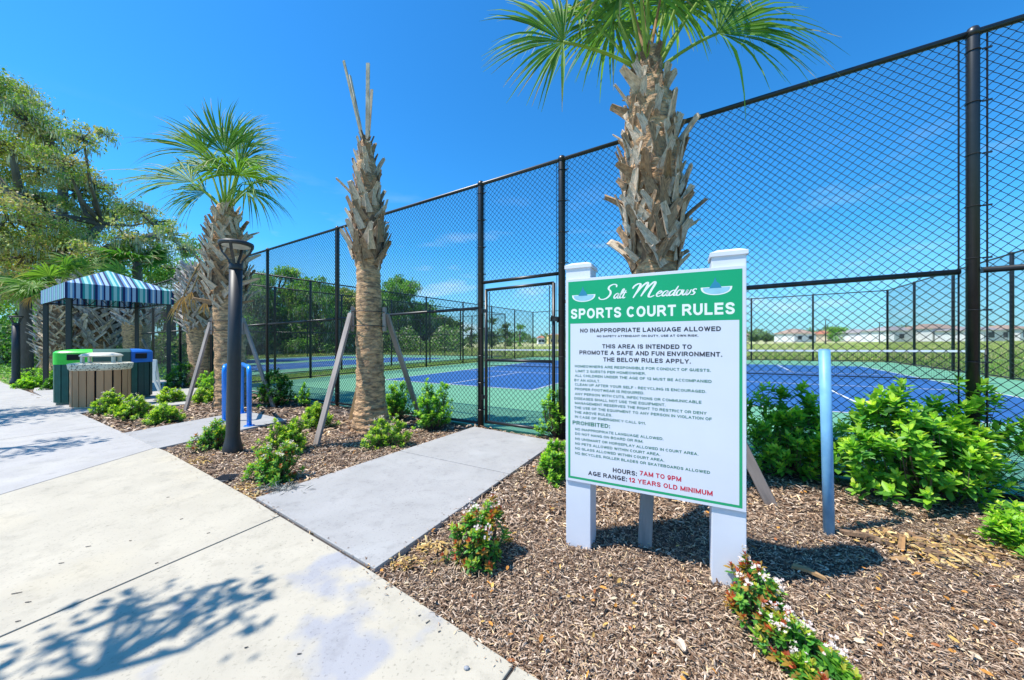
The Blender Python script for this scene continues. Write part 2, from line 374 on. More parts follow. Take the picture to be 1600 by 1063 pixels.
for i in range(len(J)-1):
    a, b = J[i][0], J[i+1][0]; fa, fb = far_of(J[i]), far_of(J[i+1])
    gap = 0.007
    da = (b-a).normalized()*gap
    pts = [a+da] + edge_between(a, b) + [b-da, fb-da, fa+da]
    mat = M['concrete_old'] if i in (2,) else M['concrete_patch'] if i < 2 else M['concrete_new']
    m = MB(); m.prism(ccw([(p.x, p.y) for p in pts]), -0.09, 0.0)
    o = m.build('slab', mat, walk, bevel=0.004)
    o['label'] = ['cream concrete slab at the near corner', 'cream concrete slab with grey stains and a leafy shadow', 'large plain cream concrete slab', 'grey concrete slab next to the bike rack pad', 'grey concrete slab beside the low shrubs', 'grey concrete slab beside the bins', 'shaded concrete slab by the canopy', 'shaded concrete slab beyond the canopy', 'far concrete slab under the trees'][i]

side = empty('gate_walkway', (0, 0, 0), kind='structure')
WL0, WL1, WR0, WR1 = G(397,779), G(741,667), G(583,891), G(869,690)
jl, jr = G(641,710), G(797,741)
sheet('joint_filler', [WL0, WL1, WR1, WR0], -0.014, M['joint'], side, 0.08)
dv = (WL1-WL0).normalized()*0.006
WLm, WRm = jl, WR0 + (WR1-WR0)*((jr-WR0).length/(WR1-WR0).length)
for pts, lb in (([WL0+dv*2, WL0.lerp(WL1, (WLm-WL0).length/(WL1-WL0).length)-dv, WRm-dv, WR0+dv*2], 'long pale slab nearest the pavement'), ([WL0.lerp(WL1, (WLm-WL0).length/(WL1-WL0).length)+dv, WL1, WR1, WRm+dv], 'short pale slab in front of the gate')):
    m = MB(); m.prism(ccw([(p.x, p.y) for p in pts]), -0.10, 0.004); m.build('slab', M['concrete_side'], side, bevel=0.005)['label'] = lb
WALKP = [WL0, WL1, WR1, WR0]
PADP = [G(193,677), G(348,649), G(392,644), G(449,656), G(246,701)]
pad = empty('bike_rack_pad', (0, 0, 0), kind='structure')
m = MB(); m.prism(ccw([(p.x, p.y) for p in PADP]), -0.10, 0.004); m.build('slab', M['concrete_side'], pad, bevel=0.004)
CABP = [G(92,634), G(104,640), G(122,646), G(158,642), (-7.2, 7.7), (-8.9, 9.7), (-10.3, 12.8), (-14.6, 13.2), (-15.2, 11.0), (-14.2, 10.25)]
cpad = empty('canopy_pad', (0, 0, 0), kind='structure')
m = MB(); m.prism(ccw([(p[0], p[1]) for p in CABP]), -0.10, 0.006); m.build('slab', M['concrete_new'], cpad, bevel=0.004)

# ------------------------------------------------------------------ courts
def fsheet(name, t0, t1, u0, u1, z, mat, parent=None, thick=None, label=None):
    P = [FC(t0,u0), FC(t1,u0), FC(t1,u1), FC(t0,u1)]
    o = sheet(name, P, z, mat, parent, thick)
    if label: o['label'] = label
    return o
def court(parent, t0, t1, u0, u1, nt=None):
    fsheet('playing_area', t0, t1, u0, u1, -0.014, M['court_blue'], parent, None)
    w = 0.05
    for a in (t0, t1-w): fsheet('court_line', a, a+w, u0, u1, -0.010, M['line_paint'], parent)
    for b in (u0, u1-w): fsheet('court_line', t0+w, t1-w, b, b+w, -0.010, M['line_paint'], parent)
    um = (u0+u1)/2; tm = (t0+t1)/2
    for b in (um-2.13, um+2.13-w): fsheet('court_line', t0+w, t1-w, b, b+w, -0.010, M['line_paint'], parent)
    fsheet('court_line', tm-w/2, tm+w/2, u0+w, um-2.13, -0.010, M['line_paint'], parent)
    fsheet('court_line', tm-w/2, tm+w/2, um+2.13, u1-w, -0.010, M['line_paint'], parent)
c1 = empty('sports_court', (0, 0, 0), kind='structure')
fsheet('court_surface', -10.45, 10.65, 0.03, 21.5, -0.018, M['court_green'], c1, 0.10)
court(c1, -7.25, -1.15, 3.85, 17.3); court(c1, 2.45, 8.6, 3.85, 17.3)
c2 = empty('neighbouring_court', (0, 0, 0), kind='structure')
fsheet('court_surface', -34, -13.5, 0.0, 21.5, -0.018, M['court_green'], c2, 0.10)
court(c2, -22.6, -16.4, 3.85, 17.3); court(c2, -31.5, -25.4, 3.85, 17.3)

# ------------------------------------------------------------------ chain-link fences
def wire_zig(O, e, t0, t1, z0, z1, r, pitch=0.076):
    """woven zigzag wires of a chain-link panel as thin three-sided tubes"""
    hp = pitch/2; K = int((t1-t0)/hp); Jn = int((z1-z0)/hp)+1
    k = np.arange(K)[:, None]; j = np.arange(Jn)[None, :]
    u = t0 + (k + (j+k) % 2)*hp*(t1-t0)/(K*hp); z = z0 + j*(z1-z0)/(Jn-1) + 0*k
    depth = np.where((j+k) % 2 == 0, r, -r)
    n2 = np.array([-e[1], e[0]])
    cx = O[0] + e[0]*u + n2[0]*depth; cy = O[1] + e[1]*u + n2[1]*depth; cz = SLOPE*cx + z
    C = np.stack([cx, cy, cz], -1)
    ring = []
    for a in (0.5, 2.6, 4.7):
        du = math.cos(a)*r*1.3; dn = math.sin(a)*r
        ring.append(C + np.array([e[0]*du + n2[0]*dn, e[1]*du + n2[1]*dn, 0]))
    V = np.stack(ring, 2)                       # K, J, 3, xyz
    ii = (np.arange(K)[:, None]*Jn + np.arange(Jn-1)[None, :])[..., None]*3
    q = [np.concatenate([ii+a, ii+b, ii+3+b, ii+3+a], -1) for a, b in ((0,1),(1,2),(2,0))]
    return V.reshape(-1, 3), np.stack(q, 2).reshape(-1, 4)
def wire_straight(O, e, t0, t1, z0, z1, r, pitch=0.076):
    hgt = z1-z0; w = t1-t0; V = []; Fx = []
    n2 = np.array([-e[1], e[0]])
    for s in (1, -1):
        c = t0-hgt if s == 1 else t0
        cmax = t1 if s == 1 else t1+hgt
        k = np.arange(c, cmax, pitch)
        # line u = k + s*(z-z0)
        za = np.clip((t0-k)*s if s == 1 else (k-t1), 0, hgt); zb = np.clip((t1-k) if s == 1 else (k-t0), 0, hgt)
        ok = zb-za > 0.01; k, za, zb = k[ok], za[ok], zb[ok]
        for zz in (za, zb):
            u = k + s*zz
            for du, dn in ((0, r), (r*0.87, -r*0.5), (-r*0.87, -r*0.5)):
                x = O[0] + e[0]*(u+du) + n2[0]*(dn + s*r*0.6); y = O[1] + e[1]*(u+du) + n2[1]*(dn + s*r*0.6)
                V.append(np.stack([x, y, SLOPE*x + z0 + zz], -1))
        n = len(k); base = sum(len(v) for v in V) - 6*n; i = np.arange(n) + base
        for a, b in ((0,1),(1,2),(2,0)): Fx.append(np.stack([i+a*n, i+b*n, i+(3+b)*n, i+(3+a)*n], -1))
    return np.concatenate(V), np.concatenate(Fx)
post_cache = {}
def post(parent, O, e, t, h, r=0.045, z0=-0.05, cap=True, name='post'):
    x = O[0]+e[0]*t; y = O[1]+e[1]*t
    key = (r, h, z0)
    if key not in post_cache:
        post_cache[key] = (MB().lathe((0,0,0), [(r, z0), (r, h-0.02), (r*0.9, h)], 14).mesh('post', M['black_metal'], smooth=True),
                           MB().lathe((0,0,h), [(r*1.12, -0.04), (r*1.12, 0.0), (r*0.8, 0.03), (r*0.2, 0.045)], 14).mesh('post_cap', M['black_metal'], smooth=True))
    p = inst(name, post_cache[key][0], parent, Matrix.Translation((x, y, gz(x))))
    if cap:
        c = bpy.data.objects.new('post_cap', post_cache[key][1]); link(c, p)
    return p
def rail(name, parent, O, e, t0, t1, z, r=0.024, off=0.0, mat='black_metal'):
    n2 = np.array([-e[1], e[0]])
    a = np.array(O)+np.array(e)*t0+n2*off; b = np.array(O)+np.array(e)*t1+n2*off
    return MB().tube([(a[0], a[1], gz(a[0])+z), (b[0], b[1], gz(b[0])+z)], r, 10).build(name, M[mat], parent, auto=True)
FH = 3.77
def fence(name, label, O, e, posts, zig=(), h=FH, mid=1.83, group=None, wr=0.0022, mat='vinyl_wire', pr=0.045, skip=(), caps=True):
    base = Vector((O[0]+e[0]*posts[0], O[1]+e[1]*posts[0], gz(O[0]+e[0]*posts[0])))
    f = empty(name, base, label, 'fence', group)
    for t in posts: post(f, O, e, t, h, 0.048 if (pr > 0.046 and t in (0.0, 1.36)) else 0.037 if pr > 0.046 else pr, cap=caps)
    for i in range(len(posts)-1):
        a, b = posts[i], posts[i+1]
        if i in skip: continue
        if mid: rail('mid_rail', f, O, e, a+pr, b-pr-0.02, mid)
        rail('bottom_rail', f, O, e, a+pr, b-pr, 0.035, 0.022)
        fn = wire_zig if i in zig else wire_straight
        V, Fx = fn(O, e, a+pr*0.6, b-pr*0.6, 0.03, h-0.02, wr if i in zig else wr)
        fast_obj('wire_mesh', V, Fx, None, M[mat], f)
    rail('top_rail', f, O, e, posts[0], posts[-1], h-0.01, 0.026)
    return f
mp_ = [-13.3, -10.0, -6.87, -3.80, 0.0, 1.36, 4.953, 8.6]
mf = fence('court_fence', 'tall black chain-link fence with round posts between mulch bed and blue court', O2, E1, mp_, zig=(2,3,5,6), skip=(4,), wr=0.0034, pr=0.048)
# the bay over the gate
rail('transom_rail', mf, O2, E1, 0.05, 1.31, 2.22, 0.024)
V, Fx = wire_zig(O2, E1, 0.03, 1.33, 2.24, FH-0.02, 0.0034); fast_obj('wire_mesh', V, Fx, None, M['vinyl_wire'], mf)
# tie wires round the posts
tie = MB()
for t in (-3.80, 0.0, 1.36, 4.953):
    for k in range(9):
        z = 0.25 + k*0.42; c = FC(t, 0, z)
        ring = [c + Vector((math.cos(a)*(0.052 if 0 <= t < 2 else 0.041), math.sin(a)*(0.052 if 0 <= t < 2 else 0.041), 0)) for a in np.linspace(0, 2*math.pi, 13)]
        tie.tube(ring, 0.0035, 4, False)
        tie.box(c + Vector((E1[0]*0.075, E1[1]*0.075, 0)), (0.05, 0.012, 0.012), Matrix.Rotation(math.atan2(E1[1], E1[0]), 3, 'Z'))
ti = tie.build('tie_wire', M['black_metal'], mf); ti['kind'] = 'stuff'
tens = MB()
for t in (-3.80, 0.0, 1.36, 4.953):
    for s in (-0.075, 0.075): tens.beam(FC(t+s, 0, 0.04), FC(t+s, 0, FH-0.04), 0.008, 0.008)
tens.build('tension_bar', M['black_metal'], mf)['kind'] = 'stuff'

# the gate: a thing of its own
gt = empty('court_gate', FC(0.09, 0), 'black chain-link gate at the end of the pale walkway, between two tall posts', 'gate')
for t in (0.10, 1.24):
    MB().tube([FC(t, 0, 0.05), FC(t, 0, 2.10)], 0.025, 10).build('frame_upright', M['black_metal'], gt, auto=True)
for z, lb in ((0.07, 'frame_bottom'), (1.02, 'frame_cross_rail'), (2.10, 'frame_top')):
    MB().tube([FC(0.10, 0, z), FC(1.24, 0, z)], 0.022, 10).build(lb, M['black_metal'], gt, auto=True)
for t in (0.165, 1.175): MB().beam(FC(t, 0, 0.1), FC(t, 0, 2.07), 0.012, 0.006).build('tension_bar', M['black_metal'], gt)
V, Fx = wire_zig(O2, E1, 0.12, 1.22, 0.08, 2.09, 0.0034); fast_obj('wire_mesh', V, Fx, None, M['vinyl_wire'], gt)
for z in (0.45, 1.78):
    MB().box(FC(0.065, 0, z), (0.09, 0.05, 0.05), Matrix.Rotation(math.atan2(E1[1], E1[0]), 3, 'Z')).lathe(FC(0.05, -0.03, z-0.04), [(0.014, 0), (0.014, 0.08)], 8).build('hinge', M['black_metal'], gt)
la = MB(); la.box(FC(1.27, -0.03, 1.60), (0.12, 0.03, 0.06), Matrix.Rotation(math.atan2(E1[1], E1[0]), 3, 'Z'))
la.tube([FC(1.22, -0.05, 1.60), FC(1.25, -0.09, 1.64), FC(1.31, -0.07, 1.62), FC(1.33, -0.06, 1.55)], 0.011, 6); la.build('latch', M['black_metal'], gt)

NL = (O2 + E1*(-10.5)); NR = (O2 + E1*10.6)
up = [0, 3.05, 6.1, 9.2, 12.3, 15.4, 18.5, 21.5]
fence('divider_fence', 'black chain-link fence running away along the left side of the blue court', NL, E2, up[0:], mid=None, wr=0.0030, group=None)
fence('side_fence', 'black chain-link fence along the right side of the blue court', NR, E2, up, mid=None, wr=0.0022)
NB = O2 + E2*21.5
fence('back_fence', 'black chain-link fence across the far end of the blue court', NB, E1, [-10.5, -7.5, -4.5, -1.5, 1.5, 4.7, 7.6, 10.6], mid=None, wr=0.0014, mat='dull_wire')
NL2 = O2 + E1*(-13.3)
fence('neighbour_side_fence', 'black chain-link fence of the neighbouring court, beyond the grass strip', NL2, E2, up, mid=1.83, wr=0.0018, mat='dull_wire')
fence('neighbour_back_fence', 'distant chain-link fence across the far end of the neighbouring court', NB, E1, [-34, -30.6, -27.2, -23.8, -20.4, -17, -13.3], mid=None, wr=0.0014, mat='dull_wire')
fence('neighbour_far_fence', 'chain-link fence on the far left of the neighbouring court in front of the woods', O2 + E1*(-34), E2, up, mid=None, wr=0.0014, mat='dull_wire')
fence('neighbour_front_fence', 'black chain-link fence behind the palms and the striped canopy', O2, E1, [-28.5, -25.5, -22.5, -19.4, -16.4, -13.3], mid=1.83, wr=0.0022)

# nets
def net(label, t0, t1, u):
    n = empty('court_net', FC(t0, u), label, 'net', 'nets across the blue courts')
    for t in (t0, t1): MB().tube([FC(t, u, -0.02), FC(t, u, 0.95)], 0.035, 10).build('net_post', M['black_metal'], n, auto=True)
    MB().beam(FC(t0, u, 0.88), FC(t1, u, 0.88), 0.012, 0.06).build('top_tape', M['white_tape'], n)
    MB().beam(FC(t0, u, 0.07), FC(t1, u, 0.07), 0.012, 0.035).build('bottom_tape', M['net_cord'], n)
    c = MB()
    for k in range(int((t1-t0)/0.05)): t = t0+0.03+k*0.05; c.beam(FC(t, u, 0.08), FC(t, u, 0.86), 0.003, 0.003)
    for k in range(15): c.beam(FC(t0, u, 0.12+k*0.05), FC(t1, u, 0.12+k*0.05), 0.003, 0.003)
    c.build('net_mesh', M['net_cord'], n)
net('sports net with white top tape, seen through the gate on the left blue court', -7.9, -0.5, 10.57)
net('sports net with white top tape on the right blue court, behind the light blue pole', 1.75, 9.4, 10.57)

# ------------------------------------------------------------------ rules sign
BA = Vector((0.349, 2.243, 0)); BU = Vector((0.897, -0.442, 0)); BN = Vector((-0.442, -0.897, 0))
def bu(px):
    k = (px-800)/F; return (k*BA.y - BA.x)/(BU.x - BU.y*k)
def bv(px, py):
    return H + (BA.y + BU.y*bu(px))*(534-py)/F
BW = 0.979; ZT, ZB = 1.702, 0.405
sign = empty('rules_sign', BA + BU*0.49 + Vector((0, 0, gz(0.8))), 'large white and green sports court rules board on two white square posts in the mulch', 'sign')
def BP(u, v, d=0.0): return BA + BU*u + BN*d + Vector((0, 0, v))
def bu(px):
    k = (px-800)/F; return (k*BA.y - BA.x)/(BU.x - BU.y*k)
def bv(px, py):
    return H + (BA.y + BU.y*bu(px))*(534-py)/F
RB = Matrix((BU, -BN, Vector((0,0,1)))).transposed()
for u0, top, lb in ((-0.002, 1.805, None), (0.822, 1.795, None)):
    w = 0.160; x = BP(u0+w/2, 0, -0.012-w/2)
    b = gz(x.x)-0.15
    m = MB(); m.box(Vector((x.x, x.y, (b+top-0.03)/2)), (w, w, top-0.03-b), RB)
    p = m.build('post', M['white_post'], sign, bevel=0.003)
    c = MB(); c.box(Vector((x.x, x.y, top-0.022)), (w+0.016, w+0.016, 0.022), RB)
    V4 = [Vector((x.x, x.y, top-0.011)) + RB @ Vector((i*(w/2+0.008), j*(w/2+0.008), 0)) for i, j in ((-1,-1),(1,-1),(1,1),(-1,1))]
    V5 = [Vector((x.x, x.y, top+0.008)) + RB @ Vector((i*(w/2-0.03), j*(w/2-0.03), 0)) for i, j in ((-1,-1),(1,-1),(1,1),(-1,1))]
    c.add(V4+V5, [(0,1,5,4),(1,2,6,5),(2,3,7,6),(3,0,4,7),(4,5,6,7)])
    c.build('post_cap', M['white_post'], p, bevel=0.001)
m = MB(); m.box(BP(BW/2, (ZT+ZB)/2, -0.005), (BW, 0.012, ZT-ZB), RB)
m.build('board', M['sign_white'], sign, bevel=0.001)
def flat(name, quads, mat, d):
    m = MB()
    for q in quads: m.add([BP(u, v, d) for u, v in q], [tuple(range(len(q)))])
    return m.build(name, mat, sign)
def rect(a, b, c, d): return [(a, c), (b, c), (b, d), (a, d)]
mg, bw = 0.017, 0.014
HB = bv(860+72/2.53, 380+319/2.53)   # bottom of the green header
flat('green_header', [rect(mg, BW-mg, HB, ZT-mg)], M['sign_green'], 0.0013)
flat('green_border', [rect(mg, mg+bw, ZB+mg, HB), rect(BW-mg-bw, BW-mg, ZB+mg, HB), rect(mg+bw, BW-mg-bw, ZB+mg, ZB+mg+bw)], M['sign_green'], 0.0013)
def smooth_path(P, n=7):
    P = [np.array(p, float) for p in P]; Q = [2*P[0]-P[1]] + P + [2*P[-1]-P[-2]]; out = []
    for i in range(1, len(Q)-2):
        for k in range(n):
            t = k/n; a, b, c, d = Q[i-1], Q[i], Q[i+1], Q[i+2]
            out.append(0.5*((2*b)+(-a+c)*t+(2*a-5*b+4*c-d)*t*t+(-a+3*b-3*c+d)*t**3))
    out.append(P[-1]); return np.array(out)
def el(cx, cy, rx, ry, a0, a1, n=14):
    return ('c', [(cx+rx*math.cos(math.radians(a0+(a1-a0)*k/n)), cy+ry*math.sin(math.radians(a0+(a1-a0)*k/n))) for k in range(n+1)])
def ln(*q): return ('l', [(q[0], q[1]), (q[2], q[3])])
V0, V1 = ln(0, 0, 0, 1), ln(1, 0, 1, 1)
SS = ('c', [tuple(p) for p in smooth_path([(1,.74),(.86,.93),(.5,1.0),(.14,.92),(.04,.73),(.2,.58),(.5,.51),(.85,.41),(.99,.25),(.86,.06),(.5,0),(.14,.06),(0,.28)], 3)])
ALPH = {'A': (.86, [ln(0,0,.5,1), ln(.5,1,1,0), ln(.2,.30,.8,.30)]), 'B': (.76, [V0, ln(0,1,.6,1), ln(0,.53,.62,.53), ln(0,0,.62,0), el(.6,.765,.33,.235,90,-90), el(.62,.265,.38,.265,90,-90)]),
 'C': (.80, [el(.52,.5,.52,.5,42,318,22)]), 'D': (.80, [V0, ln(0,1,.42,1), ln(0,0,.42,0), el(.42,.5,.58,.5,90,-90)]), 'E': (.70, [V0, ln(0,1,1,1), ln(0,.52,.92,.52), ln(0,0,1,0)]),
 'F': (.66, [V0, ln(0,1,1,1), ln(0,.50,.86,.50)]), 'G': (.84, [el(.52,.5,.52,.5,42,330,22), ln(1,.42,.56,.42), ln(1,.42,1,.10)]), 'H': (.78, [V0, V1, ln(0,.53,1,.53)]),
 'I': (.20, [('l', [(.5,0),(.5,1)])]), 'J': (.62, [ln(1,1,1,.3), el(.5,.3,.5,.3,0,-170)]), 'K': (.80, [V0, ln(0,.32,.95,1), ln(.32,.58,1,0)]), 'L': (.66, [V0, ln(0,0,1,0)]),
 'M': (.94, [V0, V1, ln(0,1,.5,.08), ln(.5,.08,1,1)]), 'N': (.78, [V0, V1, ln(0,1,1,0)]), 'O': (.86, [el(.5,.5,.5,.5,0,360,28)]), 'P': (.74, [V0, ln(0,1,.6,1), ln(0,.44,.6,.44), el(.6,.72,.4,.28,90,-90)]),
 'Q': (.86, [el(.5,.5,.5,.5,0,360,28), ln(.60,.25,1,0)]),
 'R': (.80, [V0, ln(0,1,.58,1), ln(0,.47,.58,.47), el(.58,.735,.37,.265,90,-90), ln(.55,.47,1,0)]), 'S': (.74, [SS]), 'T': (.72, [ln(0,1,1,1), ('l', [(.5,1),(.5,0)])]),
 'U': (.78, [ln(0,1,0,.38), ln(1,1,1,.38), el(.5,.38,.5,.38,180,360)]), 'V': (.80, [ln(0,1,.5,0), ln(.5,0,1,1)]), 'W': (1.10, [ln(0,1,.25,0), ln(.25,0,.5,1), ln(.5,1,.75,0), ln(.75,0,1,1)]),
 'X': (.80, [ln(0,0,1,1), ln(0,1,1,0)]), 'Y': (.80, [ln(0,1,.5,.44), ln(1,1,.5,.44), ('l', [(.5,.44),(.5,0)])]), '1': (.46, [ln(.9,0,.9,1), ln(.9,.98,.1,.70)]),
 '2': (.68, [('c', [tuple(p) for p in smooth_path([(0,.70),(.14,.93),(.5,1),(.88,.92),(.98,.70),(.80,.42),(.4,.16),(.05,0)], 3)]), ln(0,0,1,0)]), '7': (.68, [ln(0,1,1,1), ln(1,1,.32,0)]),
 '9': (.68, [el(.5,.66,.5,.34,0,360,20), ('c', [tuple(p) for p in smooth_path([(1,.66),(.96,.30),(.62,0),(.25,.0),(.05,.16)], 3)])]),
 '.': (.18, [('l', [(.5,0),(.5,.02)])]), ',': (.18, [('l', [(.5,-.1),(.5,.02)])]), ':': (.18, [('l', [(.5,0),(.5,.02)]), ('l', [(.5,.66),(.5,.68)])]), '-': (.36, [ln(0,.40,1,.40)]), ' ': (.24, [])}
def glyphs(body, w):
    """stroke outlines of a line of bold capitals, capital height 1"""
    x = 0; quads = []
    for ch in body:
        gw, ss = ALPH[ch]
        for kind, pts in ss:
            P = np.array([(x + w/2 + px_*(max(gw, w)-w), w/2 + py_*(1-w)) for px_, py_ in pts])
            if kind == 'l':
                d = P[1]-P[0]; d /= np.linalg.norm(d)+1e-9; P[0] -= d*w/2; P[1] += d*w/2
            d = np.gradient(P, axis=0); d /= np.linalg.norm(d, axis=1)[:, None]+1e-9; n_ = np.stack([-d[:, 1], d[:, 0]], -1)*w/2
            L_, R_ = P+n_, P-n_
            if ch != ',':
                L_[:, 1] = np.clip(L_[:, 1], 0, 1); R_[:, 1] = np.clip(R_[:, 1], 0, 1)
            quads.append((L_, R_))
        x += max(gw, w) + 0.15
    return quads, x-0.15
def line(body, zl, zr, zy, cap, mat, bold=0.20, name='lettering'):
    """capitals between two x positions of the enlarged photograph, with the left baseline height; cap = capital height in metres"""
    pl, pr = 860+zl/2.53, 860+zr/2.53; u0, u1 = bu(pl), bu(pr); v = bv(pl, 380+zy/2.53)
    q, wd = glyphs(body, bold); m = MB(); k = (u1-u0)/wd
    for i, (L_, R_) in enumerate(q):
        n = len(L_); m.add([BP(u0+p[0]*k, v+p[1]*cap, 0.0016+0.00005*(i % 5)) for p in np.concatenate([L_, R_])], [(n+j, n+j+1, j+1, j) for j in range(n-1)])
    return m.build(name, mat, sign)
K, GN, RD, WH = M['ink_dark'], M['ink_green'], M['ink_red'], M['ink_white']
line('SPORTS COURT RULES', 81, 729, 300, 0.064, WH, 0.21)
line('NO INAPPROPRIATE LANGUAGE ALLOWED', 118, 674, 354, 0.0255, K)
line('NO SAFETY ATTENDANT ON DUTY, USE AT OWN RISK.', 184, 585, 372, 0.0125, K)
line('THIS AREA IS INTENDED TO', 205, 559, 416, 0.0255, K)
line('PROMOTE A SAFE AND FUN ENVIRONMENT.', 115, 679, 440, 0.0255, K)
line('THE BELOW RULES APPLY.', 209, 555, 468, 0.0255, K)
for s, a, b, y in (('HOMEOWNERS ARE RESPONSIBLE FOR CONDUCT OF GUESTS.', 97, 634, 491), ('LIMIT 2 GUESTS PER HOMEOWNER.', 100, 377, 510),
    ('ALL CHILDREN UNDER THE AGE OF 12 MUST BE ACCOMPANIED', 97, 637, 528), ('BY AN ADULT.', 95, 197, 546),
    ('CLEAN UP AFTER YOUR SELF - RECYCLING IS ENCOURAGED.', 97, 616, 563), ('PROPER FOOTWEAR IS REQUIRED.', 97, 371, 581),
    ('ANY PERSON WITH CUTS, INFECTIONS OR COMMUNICABLE', 97, 597, 600), ('DISEASES SHALL NOT USE THE EQUIPMENT.', 95, 455, 618),
    ('MANAGEMENT RESERVES THE RIGHT TO RESTRICT OR DENY', 97, 617, 636), ('THE USE OF THE EQUIPMENT TO ANY PERSON IN VIOLATION OF', 95, 638, 654),
    ('THE ABOVE RULES.', 95, 244, 672), ('IN CASE OF EMERGENCY CALL 911.', 97, 377, 690)):
    line(s, a, b, y, 0.0158, GN, 0.175)
line('PROHIBITED:', 88, 236, 716, 0.025, GN)
for s, a, b, y in (('NO INAPPROPRIATE LANGUAGE ALLOWED.', 98, 447, 739), ('DO NOT HANG ON BOARD OR RIM.', 98, 367, 757),
    ('NO UNSMART OR HORSEPLAY ALLOWED IN COURT AREA.', 98, 585, 777), ('NO PETS ALLOWED WITHIN COURT AREA.', 98, 434, 796),
    ('NO GLASS ALLOWED WITHIN COURT AREA.', 98, 450, 815), ('NO BICYCLES, ROLLER BLADES OR SKATEBOARDS ALLOWED', 98, 631, 834)):
    line(s, a, b, y, 0.0158, GN, 0.175)
line('HOURS:', 247, 342, 905, 0.027, K); line('7AM TO 9PM', 353, 517, 917, 0.027, RD)
line('AGE RANGE:', 150, 303, 916, 0.027, K); line('12 YEARS OLD MINIMUM', 310, 641, 943, 0.027, RD)

# hand-drawn lettering: broad pen strokes
GLY = {
 'S': (1.55, [[(1.45,1.55),(1.38,1.85),(1.0,1.98),(0.6,1.75),(0.58,1.4),(0.9,1.05),(1.0,0.6),(0.75,0.15),(0.3,-0.02),(-0.1,0.08),(-0.28,0.35)]]),
 'M': (2.35, [[(-0.3,1.25),(-0.2,1.6),(0.1,1.85),(0.35,1.75),(0.32,1.1),(0.12,0.0)],[(0.2,0.4),(0.55,1.4),(0.95,1.95),(1.08,1.6),(0.98,0.8),(0.85,0.15)],[(0.9,0.4),(1.2,1.3),(1.6,1.95),(1.78,1.75),(1.65,0.9),(1.6,0.2),(1.8,0.0),(2.15,0.2)]]),
 'a': (0.85, [[(0.62,0.8),(0.40,0.93),(0.12,0.65),(0.08,0.25),(0.25,0.05),(0.5,0.3),(0.66,0.85),(0.6,0.3),(0.72,0.03),(0.92,0.18)]]),
 'l': (0.45, [[(0.0,0.3),(0.30,0.9),(0.42,1.45),(0.32,1.65),(0.18,1.3),(0.12,0.35),(0.25,0.03),(0.45,0.18)]]),
 't': (0.55, [[(0.28,1.4),(0.17,0.7),(0.14,0.2),(0.30,0.02),(0.52,0.2)],[(-0.05,0.95),(0.25,0.98),(0.52,1.04)]]),
 'e': (0.72, [[(0.08,0.42),(0.42,0.55),(0.56,0.80),(0.36,0.95),(0.10,0.62),(0.10,0.22),(0.34,0.02),(0.70,0.24)]]),
 'd': (0.88, [[(0.62,0.8),(0.40,0.93),(0.12,0.65),(0.08,0.25),(0.25,0.05),(0.5,0.3),(0.66,0.85)],[(0.80,1.6),(0.68,0.9),(0.62,0.25),(0.75,0.03),(0.92,0.18)]]),
 'o': (0.74, [[(0.5,0.88),(0.25,0.92),(0.08,0.6),(0.12,0.15),(0.36,0.03),(0.58,0.3),(0.60,0.7),(0.42,0.92),(0.74,0.86)]]),
 'w': (1.0, [[(0.08,0.9),(0.06,0.35),(0.20,0.03),(0.42,0.3),(0.52,0.85),(0.50,0.3),(0.64,0.03),(0.86,0.35),(0.90,0.9)]]),
 's': (0.6, [[(0.55,0.8),(0.38,0.96),(0.18,0.8),(0.26,0.55),(0.46,0.35),(0.36,0.05),(0.05,0.06)]]),
}
def script_word(word, u0, u1, v0, xh, big):
    x = 0; strokes = []
    for ch in word:
        w, ss = GLY[ch]; s = big if ch in 'SM' else 1.0
        for st in ss:
            P = smooth_path(st)*s; P[:, 0] += P[:, 1]*0.30 + x
            if ch in 'SM': P[:, 1] -= 0.35*s*0
            strokes.append((P, 0.17*s if ch in 'SM' else 0.17))
        x += w*s*0.98
    xs = np.concatenate([p[:, 0] for p, _ in strokes]); a, b = xs.min(), xs.max(); ku = (u1-u0)/(b-a)
    m = MB()
    for P, wd in strokes:
        n = len(P); d = np.gradient(P, axis=0); d /= np.linalg.norm(d, axis=1)[:, None]+1e-9
        nn = np.stack([-d[:, 1], d[:, 0]], -1)
        t = np.linspace(0, 1, n); ww = wd*(0.55+0.55*np.sin(math.pi*t)**0.5)*(0.75+0.5*np.abs(d[:, 1]))/2
        L_, R_ = P+nn*ww[:, None], P-nn*ww[:, None]
        vs = [BP(u0+(p[0]-a)*ku, v0+p[1]*xh, 0.0016+0.00006*len(m.v)/60) for p in np.concatenate([L_, R_])]
        m.add(vs, [(i, i+1, n+i+1, n+i) for i in range(n-1)])
    m.build('script_lettering', M['ink_white'], sign)
z2 = lambda x, y: (bu(860+x/2.53), bv(860+x/2.53, 380+y/2.53))
a, v0 = z2(192, 223); b, _ = z2(303, 223)
script_word('Salt', a, b, v0, 0.034, 1.30)
a, v1 = z2(325, 217); b, _ = z2(578, 217)
script_word('Meadows', a, b, v1, 0.034, 1.30)
